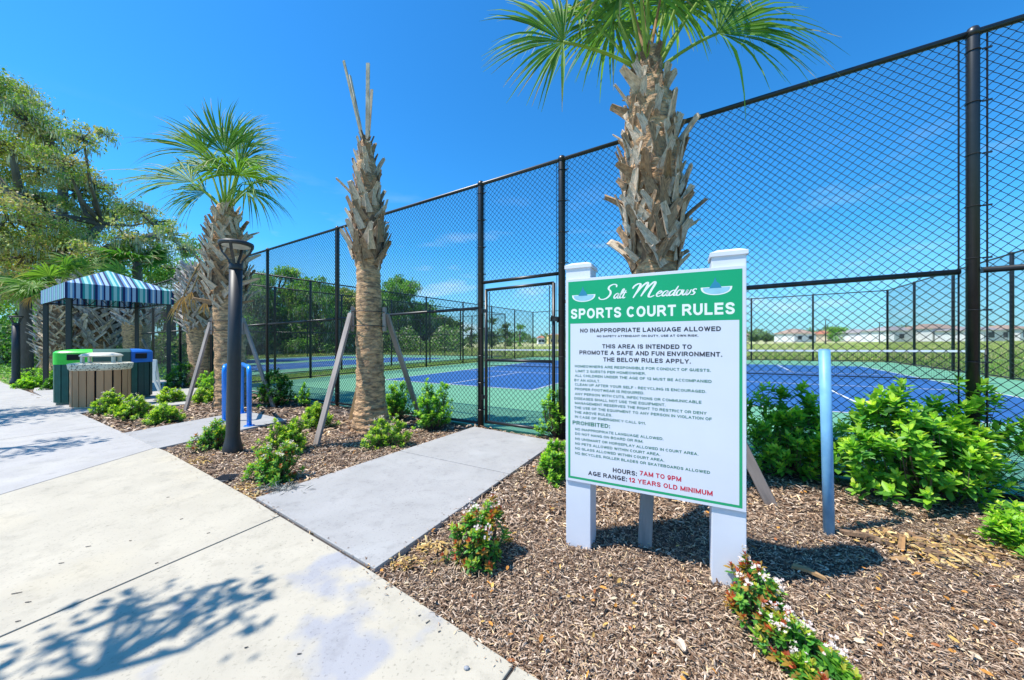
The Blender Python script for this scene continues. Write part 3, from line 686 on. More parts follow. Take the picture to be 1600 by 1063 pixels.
# the two boat emblems
for (xa, ya), (xb, yb), dep in (((86, 206), (178, 203), 30), ((594, 180), (719, 166), 34)):
    ua, va = z2(xa, ya); ub_, vb = z2(xb, yb); v = (va+vb)/2; w = ub_-ua; hh = w*0.30
    arc = [(ua+w*(0.5-0.5*math.cos(math.pi*k/16)), v-hh*math.sin(math.pi*k/16)**0.8) for k in range(17)]
    flat('emblem_hull', [arc[::-1]], M['ink_white'], 0.0016)
    arc2 = [(ua+w*0.07+w*0.86*(0.5-0.5*math.cos(math.pi*k/16)), v-0.003-hh*0.80*math.sin(math.pi*k/16)**0.8) for k in range(17)]
    flat('emblem_water', [arc2[::-1]], M['emblem_pale'], 0.0019)
    c = ua+w*0.47
    flat('emblem_sail', [[(c-w*0.20, v-0.006), (c+w*0.20, v-0.006), (c+w*0.13, v+w*0.12), (c+w*0.04, v+w*0.20), (c, v+w*0.36), (c-w*0.05, v+w*0.20), (c-w*0.12, v+w*0.10)]], M['emblem_blue'], 0.0022)

# ------------------------------------------------------------------ light blue pole
b = G(1296, 826); pt = W(1288, 547, b.y)
m = MB(); m.tube([b+Vector((0,0,-0.15)), b.lerp(pt, 0.5), pt], 0.031, 24); m.tube([pt, pt+Vector((0,0,0.006))], [0.031, 0.028], 24)
o = m.build('marker_pole', M['pole_paint'], auto=True); props(o, 'plain light blue round pole standing in the mulch right of the rules sign', 'pole')

# ------------------------------------------------------------------ lamp posts
def lamp(base, top, r, label, lean=0.0):
    o = empty('street_lamp', base, label, 'lamp', 'black post lamps beside the pavement')
    hp = top-base.z
    ax = Vector((lean, 0, 0))
    def at(z): return base + ax*z + Vector((0, 0, z))
    prof = [(0, 1.45), (0.05, 1.42), (0.10, 1.22), (0.16, 1.08), (0.2, 1.0)]
    MB().tube([at(-0.05)]+[at(z) for z, _ in prof]+[at(hp*0.45), at(hp-0.33)], [r*1.45]+[r*s for _, s in prof]+[r*0.97, r*0.93], 28).build('pole', M['lamp_metal'], o, auto=True)
    MB().tube([at(hp-0.33), at(hp-0.325), at(hp-0.28), at(hp-0.255)], [r*0.98, r*1.0, r*0.98, r*0.75], 28).build('collar', M['lamp_metal'], o, auto=True)
    R2 = 0.178
    for k in range(4):
        a = math.radians(20+90*k); d = Vector((math.cos(a), math.sin(a), 0))
        P = [at(hp-0.31)+d*r*0.75, at(hp-0.22)+d*r*1.0, at(hp-0.12)+d*(R2*0.80), at(hp-0.03)+d*R2*0.97]
        m = MB()
        for i in range(3): m.beam(P[i], P[i+1]+(P[i+1]-P[i]).normalized()*0.004, 0.030, 0.014, side=Vector((-d.y, d.x, 0)))
        m.build('arm', M['lamp_metal'], o, bevel=0.002)
    hd = MB()
    c = at(hp)
    hd.tube([c+Vector((0,0,-0.045)), c+Vector((0,0,-0.02)), c+Vector((0,0,0.0)), c+Vector((0,0,0.012))], [R2*0.98, R2, R2*0.97, R2*0.80], 32, True)
    h_ = hd.build('head_disc', M['lamp_metal'], o, auto=True)
    MB().tube([c+Vector((0,0,-0.050)), c+Vector((0,0,-0.0455))], [R2*0.80, R2*0.82], 28).build('lens', M['lens'], h_)
    return o
lb_ = G(363.5, 704); lamp(lb_, W(370, 378, 4.22).z, 0.071, 'dark grey round post lamp with an open four-armed head beside the blue bike rack', 0.018)
lf = G(25, 598); lamp(lf, W(25, 494, lf.y).z, 0.10, 'small far post lamp at the left edge under the trees')

# ------------------------------------------------------------------ bike rack
rack = empty('bike_rack', G(370, 655), 'bright blue bike rack with two upside-down U hoops on the concrete pad', 'bike rack')
for (pa, pb, hz) in (((350.5, 659), (365, 642), 0.80), ((389.5, 666), (378, 646), 0.80)):
    a, b = G(*pa), G(*pb); d = (b-a); d.z = 0; L_ = d.length; d.normalize(); r = 0.034; cr_ = 0.11
    hz = 0.94
    P = [a+Vector((0,0,0.012)), a+Vector((0,0,hz-cr_))]
    for k in range(1, 7): an = math.pi/2*k/6; P.append(a + d*cr_*(1-math.cos(an)) + Vector((0,0,hz-cr_+cr_*math.sin(an))))
    for k in range(0, 7): an = math.pi/2*k/6; P.append(b - d*cr_*(1-math.sin(an)) + Vector((0,0,hz-cr_+cr_*math.cos(an))))
    P.append(b+Vector((0,0,0.012)))
    MB().tube(P, r, 16).build('hoop', M['blue_paint'], rack, auto=True)
    for q in (a, b):
        MB().lathe(q, [(0.075, 0.003), (0.075, 0.012), (0.070, 0.015)], 20).build('foot_plate', M['blue_paint'], rack)
        mb = MB()
        for k in range(4): an = k*math.pi/2+0.6; mb.lathe(q+Vector((math.cos(an)*0.055, math.sin(an)*0.055, 0)), [(0.008, 0.014), (0.008, 0.022)], 6)
        mb.build('bolt', M['steel_tie'], rack)['kind'] = 'stuff'

# ------------------------------------------------------------------ bins
def oval(c, a, rx, ry, n, z):
    R_ = Matrix.Rotation(a, 3, 'Z'); out = []
    for k in range(n):
        t = 2*math.pi*k/n; p = R_ @ Vector((rx*abs(math.cos(t))**0.75*math.copysign(1, math.cos(t)), ry*abs(math.sin(t))**0.75*math.copysign(1, math.sin(t)), 0))
        out.append(Vector((c.x, c.y, c.z+z))+p)
    return out
def loft(m, rings, capb=True, capt=True):
    n = len(rings[0]); vs = [p for r in rings for p in r]; fs = []
    for i in range(len(rings)-1):
        for k in range(n): fs.append((i*n+k, i*n+(k+1) % n, (i+1)*n+(k+1) % n, (i+1)*n+k))
    if capb: fs.append(tuple(range(n-1, -1, -1)))
    if capt: fs.append(tuple((len(rings)-1)*n+k for k in range(n)))
    return m.add(vs, fs)
def slat_ring(root, c, a, rx, ry, n, z0, z1, w, mats, name='slat'):
    P = oval(c, a, rx, ry, 240, 0)
    cum = [0]
    for i in range(240): cum.append(cum[-1] + (P[(i+1) % 240]-P[i]).length)
    for k in range(n):
        s = cum[-1]*k/n; i = max(j for j in range(240) if cum[j] <= s); p = P[i]; q = P[(i+1) % 240]; d = (q-p).normalized()
        nrm = Vector((d.y, -d.x, 0)); R_ = Matrix((d, nrm, Vector((0,0,1)))).transposed()
        m = MB(); m.box(Vector((p.x, p.y, c.z+(z0+z1)/2)), (w, 0.018, z1-z0), R_)
        m.build(name, mats(k, p), root, bevel=0.003)
ANG = math.radians(38)
bc = Vector((-8.93, 7.52, gz(-8.93)+0.006))
bb = empty('litter_bin', bc, 'brown slatted litter bin with a speckled rim and cream hood, front of the bins', 'bin', 'bins beside the striped canopy')
ab = math.radians(28)
loft(MB(), [oval(bc, ab, 0.39, 0.25, 40, 0.03), oval(bc, ab, 0.39, 0.25, 40, 0.80)]).build('liner', M['dark_hole'], bb)
loft(MB(), [oval(bc, ab, 0.38, 0.24, 40, 0.0), oval(bc, ab, 0.38, 0.24, 40, 0.04)]).build('base_ring', M['lid_cream'], bb)
slat_ring(bb, bc, ab, 0.42, 0.28, 19, 0.035, 0.80, 0.105, lambda k, p: M['slat_brown'])
loft(MB(), [oval(bc, ab, 0.43, 0.29, 40, 0.79), oval(bc, ab, 0.46, 0.32, 40, 0.83), oval(bc, ab, 0.47, 0.33, 40, 0.93), oval(bc, ab, 0.43, 0.29, 40, 0.945)]).build('rim', M['lid_stone'], bb, bevel=0.004)
hood = MB()
for k, (sx_, sy_) in enumerate(((-1, -1), (1, -1), (1, 1), (-1, 1))):
    q = Matrix.Rotation(ab, 3, 'Z') @ Vector((sx_*0.23, sy_*0.13, 0))
    MB().box(bc+q+Vector((0,0,1.01)), (0.045, 0.045, 0.14)).build('hood_leg', M['lid_cream'], bb)
loft(MB(), [oval(bc, ab, 0.30, 0.19, 36, 1.075), oval(bc, ab, 0.32, 0.21, 36, 1.10), oval(bc, ab, 0.28, 0.18, 36, 1.135), oval(bc, ab, 0.17, 0.10, 36, 1.165)]).build('hood', M['lid_cream'], bb)

rc = Vector((-9.80, 8.35, gz(-9.80)+0.006)); ra = math.radians(52)
rb = empty('recycling_bin', rc, 'long dark green slatted recycling bin with lime green and blue ends on its lid', 'bin', 'bins beside the striped canopy')
LX, LY = 0.76, 0.30
loft(MB(), [oval(rc, ra, LX-0.03, LY-0.03, 48, 0.03), oval(rc, ra, LX-0.03, LY-0.03, 48, 0.94)]).build('liner', M['dark_hole'], rb)
loft(MB(), [oval(rc, ra, LX-0.02, LY-0.02, 48, 0.0), oval(rc, ra, LX-0.02, LY-0.02, 48, 0.05)]).build('base_ring', M['lid_dark'], rb)
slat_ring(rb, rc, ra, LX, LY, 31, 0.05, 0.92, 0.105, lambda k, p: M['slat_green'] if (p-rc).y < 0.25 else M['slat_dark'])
ring = [oval(rc, ra, LX+0.02, LY+0.02, 96, 0.90), oval(rc, ra, LX+0.02, LY+0.02, 96, 1.16), oval(rc, ra, LX-0.02, LY-0.03, 96, 1.20), oval(rc, ra, LX-0.24, LY-0.13, 96, 1.235)]
axd = Matrix.Rotation(ra, 3, 'Z') @ Vector((1, 0, 0))
def seg_lid(name, lo, hi, mat):
    """the slice of the lid between two positions along its long axis"""
    m = MB(); rr = []
    for r_ in ring:
        a_ = []
        for p in r_:
            s = (p-rc).dot(axd); s2 = min(max(s, lo), hi); a_.append(p + axd*(s2-s))
        rr.append(a_)
    loft(m, rr); return m.build(name, mat, rb)
seg_lid('green_lid', -1.2, -0.22, M['lid_green'])
seg_lid('dark_lid', -0.215, 0.375, M['lid_dark'])
seg_lid('blue_lid', 0.38, 1.2, M['lid_blue'])
sdv = Matrix.Rotation(ra, 3, 'Z') @ Vector((0, -1, 0)); Rr = Matrix.Rotation(ra, 3, 'Z')
for s, w in ((-0.46, 0.26), (0.55, 0.20)):
    k = math.sqrt(max(0, 1-(s/LX)**2))**0.9
    MB().box(rc+axd*s+sdv*(LY+0.0)*1.0*max(k, 0.86)+Vector((0,0,1.06)), (w, 0.10, 0.13), Rr).build('opening', M['dark_hole'], rb, bevel=0.01)

# white curved plastic chair-like bracket behind the bins
bp0, bp1 = W(241, 562, 9.7), W(247, 612, 9.7)
m = MB(); pts = [W(242, 562, 9.7), W(240.5, 580, 9.7), W(241.5, 595, 9.7), W(249, 611, 9.7)]
for i in range(3): m.beam(pts[i], pts[i+1], 0.13-0.03*i, 0.03, side=Vector((1, 0, 0)))
m.beam(W(244, 568, 9.7), W(250, 611, 10.0), 0.05, 0.03, side=Vector((1,0,0)))
o = m.build('plastic_stand', M['plastic_white'], bevel=0.006); props(o, 'pale curved plastic stand just right of the blue-ended bin', 'stand')

# ------------------------------------------------------------------ striped canopy
cn_, cr2, cl_ = Vector((-12.05, 9.4, 0)), Vector((-10.92, 11.0, 0)), Vector((-14.7, 10.9, 0)); cf_ = cr2+cl_-cn_
cor = [cn_, cr2, cf_, cl_]; cen = sum(cor, Vector())/4
zb_, zt_ = 2.48, 2.90; zpk = 3.55
can = empty('shade_canopy', Vector((cen.x, cen.y, gz(cen.x))), 'blue and teal striped fabric canopy on four black posts beside the bins', 'canopy')
fab = bpy.data.materials.new('striped_fabric'); fab.use_nodes = True; nt = fab.node_tree; L = nt.links
bs = nt.nodes['Principled BSDF']; bs.inputs['Roughness'].default_value = 0.8
uvn = nd(nt, 'ShaderNodeUVMap', uv_map='UVMap'); sp = nd(nt, 'ShaderNodeSeparateXYZ'); L.new(uvn.outputs[0], sp.inputs[0])
fr = nd(nt, 'ShaderNodeMath', operation='FRACT'); L.new(sp.outputs[0], fr.inputs[0])
ramp = nd(nt, 'ShaderNodeValToRGB'); ramp.color_ramp.interpolation = 'CONSTANT'
cols = [(0.0, (0.015, 0.03, 0.14)), (0.09, (0.16, 0.38, 0.68)), (0.17, (0.62, 0.76, 0.86)), (0.24, (0.16, 0.38, 0.68)), (0.30, (0.015, 0.03, 0.14)), (0.36, (0.42, 0.60, 0.80)),
        (0.50, (0.015, 0.03, 0.14)), (0.58, (0.03, 0.34, 0.37)), (0.66, (0.40, 0.70, 0.70)), (0.78, (0.05, 0.42, 0.44)), (0.88, (0.60, 0.74, 0.85)), (0.94, (0.02, 0.20, 0.30))]
el = ramp.color_ramp.elements
el[0].position, el[0].color = cols[0][0], (*cols[0][1], 1); el[1].position, el[1].color = cols[1][0], (*cols[1][1], 1)
for p_, c_ in cols[2:]:
    e_ = el.new(p_); e_.color = (*c_, 1)
L.new(fr.outputs[0], ramp.inputs[0]); L.new(ramp.outputs[0], bs.inputs['Base Color'])
tr = nd(nt, 'ShaderNodeBsdfTranslucent'); L.new(ramp.outputs[0], tr.inputs[0]); ms = nd(nt, 'ShaderNodeMixShader'); ms.inputs[0].default_value = 0.22
L.new(bs.outputs[0], ms.inputs[1]); L.new(tr.outputs[0], ms.inputs[2]); L.new(ms.outputs[0], nt.nodes['Material Output'].inputs[0])
def fabric(name, polys, uvs):
    me = bpy.data.meshes.new(name); vs = [tuple(p-ORG[can.name]) for q in polys for p in q]; fs = []; i = 0
    for q in polys: fs.append(tuple(range(i, i+len(q)))); i += len(q)
    me.from_pydata(vs, [], fs); uvl = me.uv_layers.new(name='UVMap'); flatuv = [c for q in uvs for p in q for c in p]; uvl.data.foreach_set('uv', flatuv)
    me.materials.append(fab); o = mesh_obj(name, me, can)
    s = o.modifiers.new('thick', 'SOLIDIFY'); s.thickness = 0.008; return o
ex = [c + (c-cen).normalized()*0.16 for c in cor]
PER = 0.52
pk = Vector((cen.x, cen.y, zpk))
for i in range(4):
    a, b = ex[i], ex[(i+1) % 4]; Ln = (b-a).length; d = (b-a).normalized()
    o_ = i*0.31
    at_ = a+Vector((0,0,zt_)); bt_ = b+Vector((0,0,zt_)); mid_ = (pk-a).dot(d)
    fabric('roof_panel', [[at_, bt_, pk]], [[(o_, 0), (o_+Ln/PER, 0), (o_+mid_/PER, 1)]])
    fabric('valance', [[a+Vector((0,0,zb_)), b+Vector((0,0,zb_)), b+Vector((0,0,zt_-0.004)), a+Vector((0,0,zt_-0.004))]], [[(o_, 0), (o_+Ln/PER, 0), (o_+Ln/PER, 1), (o_, 1)]])
for i, c in enumerate(cor):
    MB().box(Vector((c.x, c.y, (gz(c.x)+zt_-0.06)/2)), (0.095, 0.095, zt_-0.06-gz(c.x)), Matrix.Rotation(0.6, 3, 'Z')).build('post', M['black_metal'], can, bevel=0.004)
    MB().box(Vector((c.x, c.y, gz(c.x)+0.02)), (0.2, 0.2, 0.03), Matrix.Rotation(0.6, 3, 'Z')).build('base_plate', M['lamp_metal'], can)
for i in range(4):
    a, b = cor[i], cor[(i+1) % 4]
    MB().beam(a+Vector((0,0,zt_-0.08)), b+Vector((0,0,zt_-0.08)), 0.05, 0.08).build('roof_beam', M['black_metal'], can)
    m = MB(); m.beam(a+Vector((0,0,zb_+0.03)), b+Vector((0,0,zb_+0.03)), 0.03, 0.04)
    nz = 9
    for k in range(nz):
        p0 = a.lerp(b, k/nz)+Vector((0,0,zb_+0.04 if k % 2 else zt_-0.10)); p1 = a.lerp(b, (k+1)/nz)+Vector((0,0,zt_-0.10 if k % 2 else zb_+0.04)); m.beam(p0, p1, 0.02, 0.02)
    m.build('truss', M['black_metal'], can)
    MB().beam(cor[i]+Vector((0,0,zt_-0.06)), pk-Vector((0,0,0.06)), 0.04, 0.05).build('rafter', M['black_metal'], can)

# ------------------------------------------------------------------ drain cover
dc = G(354, 745)
m = MB(); m.lathe((dc.x, dc.y, dc.z-0.035), [(0.10, 0), (0.10, 0.025), (0.09, 0.030)], 24)
for k in range(7): m.box((dc.x+(k-3)*0.024, dc.y, dc.z-0.002), (0.010, 0.13, 0.008))
props(m.build('drain_cover', M['drain']), 'small dark round drain cover set in the mulch near the lamp post', 'drain cover')
pb_ = G(729, 1046)
m = MB(); m.lathe((pb_.x, pb_.y, pb_.z), [(0.006, 0), (0.011, 0.004), (0.010, 0.009), (0.004, 0.012)], 7, 1.1, 0.8)
props(m.build('pebble', M['pebble']), 'lone grey pebble on the cream slab near the bottom of the picture', 'pebble')

# ------------------------------------------------------------------ leaves
LEAF8 = np.array([(0,0,0),(.3,.42,.05),(.7,.42,.02),(1,0,-.08),(.3,-.42,.05),(.7,-.42,.02),(.35,0,-.03),(.7,0,-.05)], float)
F8 = np.array([(0,6,1),(1,6,7),(1,7,2),(2,7,3),(0,4,6),(4,7,6),(4,5,7),(5,3,7)])
LEAF5 = np.array([(0,0,0),(.5,.48,.06),(.5,-.48,.06),(1,0,-.05),(.5,0,-.03)], float)
F5 = np.array([(0,4,1),(4,3,1),(0,2,4),(4,2,3)])
LEAF4 = np.array([(0,0,0),(.5,.45,.05),(1,0,0),(.5,-.45,.05)], float)
F4 = np.array([(0,2,1),(0,3,2)])
def unit(a): return a/(np.linalg.norm(a, axis=-1, keepdims=True)+1e-9)
def leaf_batch(P, A, N, Ln, Wd, C, tpl=LEAF5, fc=F5):
    A = unit(A); B = unit(np.cross(N, A)); N = np.cross(A, B)
    n = len(P); k = len(tpl)
    V = P[:, None] + A[:, None]*(Ln[:, None]*tpl[None, :, 0])[..., None] + B[:, None]*(Wd[:, None]*tpl[None, :, 1])[..., None] + N[:, None]*(Ln[:, None]*tpl[None, :, 2])[..., None]
    Fx = (fc[None] + (np.arange(n)*k)[:, None, None]).reshape(-1, 3)
    return V.reshape(-1, 3), Fx, np.repeat(C, k, axis=0)
def cat(parts):
    V, Fx, C = [], [], []; o = 0
    for v, f, c in parts:
        V.append(v); Fx.append(f+o); C.append(c); o += len(v)
    return np.concatenate(V), np.concatenate(Fx), np.concatenate(C)
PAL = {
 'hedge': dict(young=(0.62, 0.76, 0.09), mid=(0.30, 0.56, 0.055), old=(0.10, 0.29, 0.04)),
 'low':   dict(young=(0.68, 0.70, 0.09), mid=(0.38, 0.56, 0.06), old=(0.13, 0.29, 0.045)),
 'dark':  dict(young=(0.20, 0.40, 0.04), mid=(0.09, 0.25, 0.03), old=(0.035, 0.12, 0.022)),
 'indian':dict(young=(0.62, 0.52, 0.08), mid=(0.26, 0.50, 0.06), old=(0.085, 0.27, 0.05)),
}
leaf_mesh_cache = {}
def single_leaf_mesh(col):
    key = tuple(round(c, 2) for c in col)
    if key not in leaf_mesh_cache:
        leaf_mesh_cache[key] = fast_mesh('leaf', LEAF8, F8, np.tile(np.array(col), (8, 1)), M['leaf'])
    return leaf_mesh_cache[key]
STAR = []
def shrub(label, cx, cy, rx, ry, h, tips, LL, pal='hedge', rot=0.0, red=0.0, flowers=0, n_parts=0, group=None, cat_='shrub', name='shrub', upright=0.5, wl=0.46, seed=1, fine=False, zlow=0.08, wh=8):
    R = np.random.default_rng(seed*7+3); base = Vector((cx, cy, gz(cx)-0.03))
    o = empty(name, base, label, cat_, group); p = PAL[pal]
    th = R.uniform(0, 2*math.pi, tips); zz = R.uniform(0, 1, tips)**0.8; rr = np.sqrt(np.maximum(0.05, 1-(zz*0.92)**2))*R.uniform(0.55, 1.08, tips)
    lump = 1 + 0.20*np.sin(3*th+seed) + 0.12*np.sin(5*th+2*seed+3*zz)
    x = rx*rr*lump*np.cos(th); y = ry*rr*lump*np.sin(th); z = h*(zlow + (0.98-zlow)*zz*(0.88+0.20*np.sin(2*th+seed*1.3)*1.0)+R.uniform(-0.05, 0.07, tips))
    x, y = x*math.cos(rot)-y*math.sin(rot), x*math.sin(rot)+y*math.cos(rot)
    T = np.stack([x, y, np.maximum(z, 0.03)], -1)
    out = unit(np.stack([x/rx, y/rx, np.zeros(tips)], -1)+1e-6)
    AX = unit(out*(1-upright)*(1-zz[:, None]*0.6) + np.array([0, 0, upright+0.25]) + R.normal(0, 0.18, (tips, 3)))
    # stems
    sm = MB(); pick = np.arange(tips) if tips < 90 else R.choice(tips, 90, replace=False)
    for i in pick:
        t = Vector(T[i]); r0 = Vector((t.x*0.12, t.y*0.12, 0)); mid = r0.lerp(t, 0.55) + Vector((0, 0, -0.05*h)) + Vector(out[i])*0.12*rx
        sm.tube([base+r0, base+mid, base+t], [0.0042, 0.0032, 0.0016], 4, False)
    sm.build('stems', M['stem'], o)['kind'] = 'stuff'
    Ps, As, Ns, Ls, Cs = [], [], [], [], []
    up = np.array([0, 0, 1.0])
    isred = R.uniform(0, 1, tips) < red
    for lvl in range(3):
        n = wh if lvl < 2 else wh-2
        for j in range(n):
            ph = 2*math.pi*(j/n) + lvl*0.6 + R.uniform(-0.3, 0.3, tips)
            e_a = unit(np.cross(AX, np.array([0.3, 0.9, 0.1]))); e_b = np.cross(AX, e_a)
            rad = e_a*np.cos(ph)[:, None] + e_b*np.sin(ph)[:, None]
            el_ = R.uniform(*((0.7, 1.3), (0.25, 0.8), (-0.1, 0.5))[lvl], tips)
            A = rad*np.cos(el_)[:, None] + AX*np.sin(el_)[:, None]
            Ps.append(T - AX*(lvl*LL*0.45 + R.uniform(0, 0.35*LL, tips))[:, None] + base[:]); As.append(A)
            Ns.append(AX*0.7 + up*0.5 + R.normal(0, 0.25, (tips, 3)))
            Ls.append(LL*R.uniform(0.65, 1.15, tips)*(0.62, 1.0, 1.05)[lvl])
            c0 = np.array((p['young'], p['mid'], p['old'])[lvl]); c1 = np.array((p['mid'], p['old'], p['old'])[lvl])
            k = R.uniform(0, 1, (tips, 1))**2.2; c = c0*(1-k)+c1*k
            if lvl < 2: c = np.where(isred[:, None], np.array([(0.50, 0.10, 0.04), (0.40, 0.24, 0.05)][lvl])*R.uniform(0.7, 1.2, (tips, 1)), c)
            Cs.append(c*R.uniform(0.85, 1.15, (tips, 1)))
    # inner old leaves
    ni = tips*5
    q = T[R.integers(0, tips, ni)]*R.uniform(0.35, 0.92, (ni, 1)); q[:, 2] = np.maximum(q[:, 2], 0.02)
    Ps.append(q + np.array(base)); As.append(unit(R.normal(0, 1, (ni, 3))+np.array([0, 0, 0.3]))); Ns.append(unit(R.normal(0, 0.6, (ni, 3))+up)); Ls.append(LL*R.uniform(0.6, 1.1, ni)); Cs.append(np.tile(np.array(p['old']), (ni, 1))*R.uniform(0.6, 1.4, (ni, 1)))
    P, A, N, Ln, C = map(np.concatenate, (Ps, As, Ns, Ls, Cs))
    keep = P[:, 2] > SLOPE*P[:, 0] - 0.02; P, A, N, Ln, C = P[keep], A[keep], N[keep], Ln[keep], C[keep]
    if n_parts:
        d = np.linalg.norm(P-np.array([0, 0, H]), axis=1) - 0.5*P[:, 2]; order = np.argsort(d/Ln)
        pk_, rest = order[:n_parts], order[n_parts:]
        A_ = unit(A); B_ = unit(np.cross(N, A_)); N_ = np.cross(A_, B_)
        for i in pk_:
            q = np.round(C[i]*25)/25 + 0.004
            Mx = Matrix(((A_[i,0]*Ln[i], B_[i,0]*Ln[i]*wl, N_[i,0]*Ln[i], P[i,0]), (A_[i,1]*Ln[i], B_[i,1]*Ln[i]*wl, N_[i,1]*Ln[i], P[i,1]), (A_[i,2]*Ln[i], B_[i,2]*Ln[i]*wl, N_[i,2]*Ln[i], P[i,2]), (0,0,0,1)))
            inst('leaf', single_leaf_mesh(q), o, Mx)
        P, A, N, Ln, C = P[rest], A[rest], N[rest], Ln[rest], C[rest]
    tpl, fc = (LEAF8, F8) if fine else (LEAF5, F5)
    V, Fx, CC = leaf_batch(P, A, N, Ln, Ln*wl, C, tpl, fc)
    f = fast_obj('foliage', V, Fx, CC, M['leaf'], o); f['kind'] = 'stuff'
    if flowers:
        up_i = np.argsort(-(zz + R.uniform(0, 0.7, tips)))[:flowers]
        Pf, Af, Nf, Lf = [], [], [], []
        for i in up_i:
            c0 = T[i] + AX[i]*LL*0.55 + np.array(base)
            for _ in range(9):
                c = c0 + R.normal(0, LL*0.26, 3); ax = unit(AX[i]+R.normal(0, 0.5, 3)); ea = unit(np.cross(ax, [0.2, 0.5, 0.9])); eb = np.cross(ax, ea)
                for k in range(5):
                    a = k*2*math.pi/5; Pf.append(c); Af.append(ea*math.cos(a)+eb*math.sin(a)+ax*0.35); Nf.append(ax); Lf.append(0.009)
        Pf, Af, Nf, Lf = map(np.array, (Pf, Af, Nf, Lf))
        V, Fx, CC = leaf_batch(Pf, Af, Nf, Lf, Lf*0.6, np.ones((len(Pf), 3)), LEAF4, F4)
        f = fast_obj('blossom', V, Fx, None, M['petal'], o); f['kind'] = 'stuff'
    return o

# size from the picture: centre x, base y, width px, top y
def sh(label, px, base, w, top, LL, tips, pal='hedge', deep=0.8, **kw):
    b = G(px, base); D = b.y; rx = w/2*D/F*0.92; h = (base-top)*D/F
    # move the centre back by its own radius so that the front lands on the base line
    c = b + Vector((b.x, b.y, 0)).normalized()*rx*deep*0.55
    if tips < 120: tips = int(tips*1.7)
    ang = math.atan2(b.x, b.y)
    return shrub(label, c.x, c.y, rx*1.03, rx*deep, h*1.04, tips, LL, pal, rot=-ang*0.0, seed=int(px*3+base) % 97, **kw)
HG = 'leafy hedge shrubs planted along the court fence'; LG = 'low flowering shrubs dotted in the mulch bed'
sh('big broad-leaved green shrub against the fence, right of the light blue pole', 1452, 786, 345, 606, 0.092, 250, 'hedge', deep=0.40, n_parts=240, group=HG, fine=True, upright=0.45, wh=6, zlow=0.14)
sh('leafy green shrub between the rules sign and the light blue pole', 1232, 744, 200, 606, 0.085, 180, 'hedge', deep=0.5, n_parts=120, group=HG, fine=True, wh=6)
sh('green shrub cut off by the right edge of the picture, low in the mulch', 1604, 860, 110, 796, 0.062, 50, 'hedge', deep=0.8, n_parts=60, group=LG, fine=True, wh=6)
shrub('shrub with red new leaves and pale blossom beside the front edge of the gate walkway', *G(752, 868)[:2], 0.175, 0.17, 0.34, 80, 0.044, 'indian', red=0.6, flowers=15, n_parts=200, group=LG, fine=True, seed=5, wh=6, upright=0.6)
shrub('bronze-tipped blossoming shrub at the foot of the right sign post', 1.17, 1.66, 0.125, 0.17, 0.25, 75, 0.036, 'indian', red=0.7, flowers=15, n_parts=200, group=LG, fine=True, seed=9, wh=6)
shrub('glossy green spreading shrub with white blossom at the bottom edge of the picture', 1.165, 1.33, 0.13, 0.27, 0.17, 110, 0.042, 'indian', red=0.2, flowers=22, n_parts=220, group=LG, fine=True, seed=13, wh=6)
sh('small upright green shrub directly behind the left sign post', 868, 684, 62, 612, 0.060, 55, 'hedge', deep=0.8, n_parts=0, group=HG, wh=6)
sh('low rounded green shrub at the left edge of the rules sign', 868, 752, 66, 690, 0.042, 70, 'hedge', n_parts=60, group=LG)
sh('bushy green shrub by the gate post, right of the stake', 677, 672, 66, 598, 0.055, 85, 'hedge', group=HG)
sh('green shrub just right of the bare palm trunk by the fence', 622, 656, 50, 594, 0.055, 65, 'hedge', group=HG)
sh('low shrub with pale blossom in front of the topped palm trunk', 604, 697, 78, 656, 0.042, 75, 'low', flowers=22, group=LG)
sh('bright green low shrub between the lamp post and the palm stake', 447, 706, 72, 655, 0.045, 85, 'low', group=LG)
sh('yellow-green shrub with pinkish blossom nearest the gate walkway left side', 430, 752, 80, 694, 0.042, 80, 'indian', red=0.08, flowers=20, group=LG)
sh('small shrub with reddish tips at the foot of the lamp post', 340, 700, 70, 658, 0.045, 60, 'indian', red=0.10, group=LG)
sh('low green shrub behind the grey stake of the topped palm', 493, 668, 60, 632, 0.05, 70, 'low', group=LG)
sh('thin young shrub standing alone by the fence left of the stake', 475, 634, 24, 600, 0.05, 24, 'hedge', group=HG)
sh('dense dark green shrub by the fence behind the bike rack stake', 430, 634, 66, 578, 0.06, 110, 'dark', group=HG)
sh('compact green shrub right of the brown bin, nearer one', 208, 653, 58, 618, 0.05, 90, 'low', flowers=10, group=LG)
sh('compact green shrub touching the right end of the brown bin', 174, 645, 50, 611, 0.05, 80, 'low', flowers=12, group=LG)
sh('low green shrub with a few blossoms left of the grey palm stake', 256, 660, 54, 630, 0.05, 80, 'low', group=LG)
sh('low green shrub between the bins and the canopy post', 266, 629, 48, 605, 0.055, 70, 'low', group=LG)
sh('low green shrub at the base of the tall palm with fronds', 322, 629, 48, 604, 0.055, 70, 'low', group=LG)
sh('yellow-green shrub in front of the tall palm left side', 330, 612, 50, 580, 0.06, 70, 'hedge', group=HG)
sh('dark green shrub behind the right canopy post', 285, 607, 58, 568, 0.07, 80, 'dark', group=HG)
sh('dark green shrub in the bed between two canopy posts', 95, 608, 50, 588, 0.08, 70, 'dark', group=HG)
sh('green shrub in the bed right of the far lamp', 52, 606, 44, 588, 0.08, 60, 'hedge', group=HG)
sh('pale green shrub under the trees between canopy post and bins', 78, 596, 60, 575, 0.09, 60, 'hedge', group=HG)

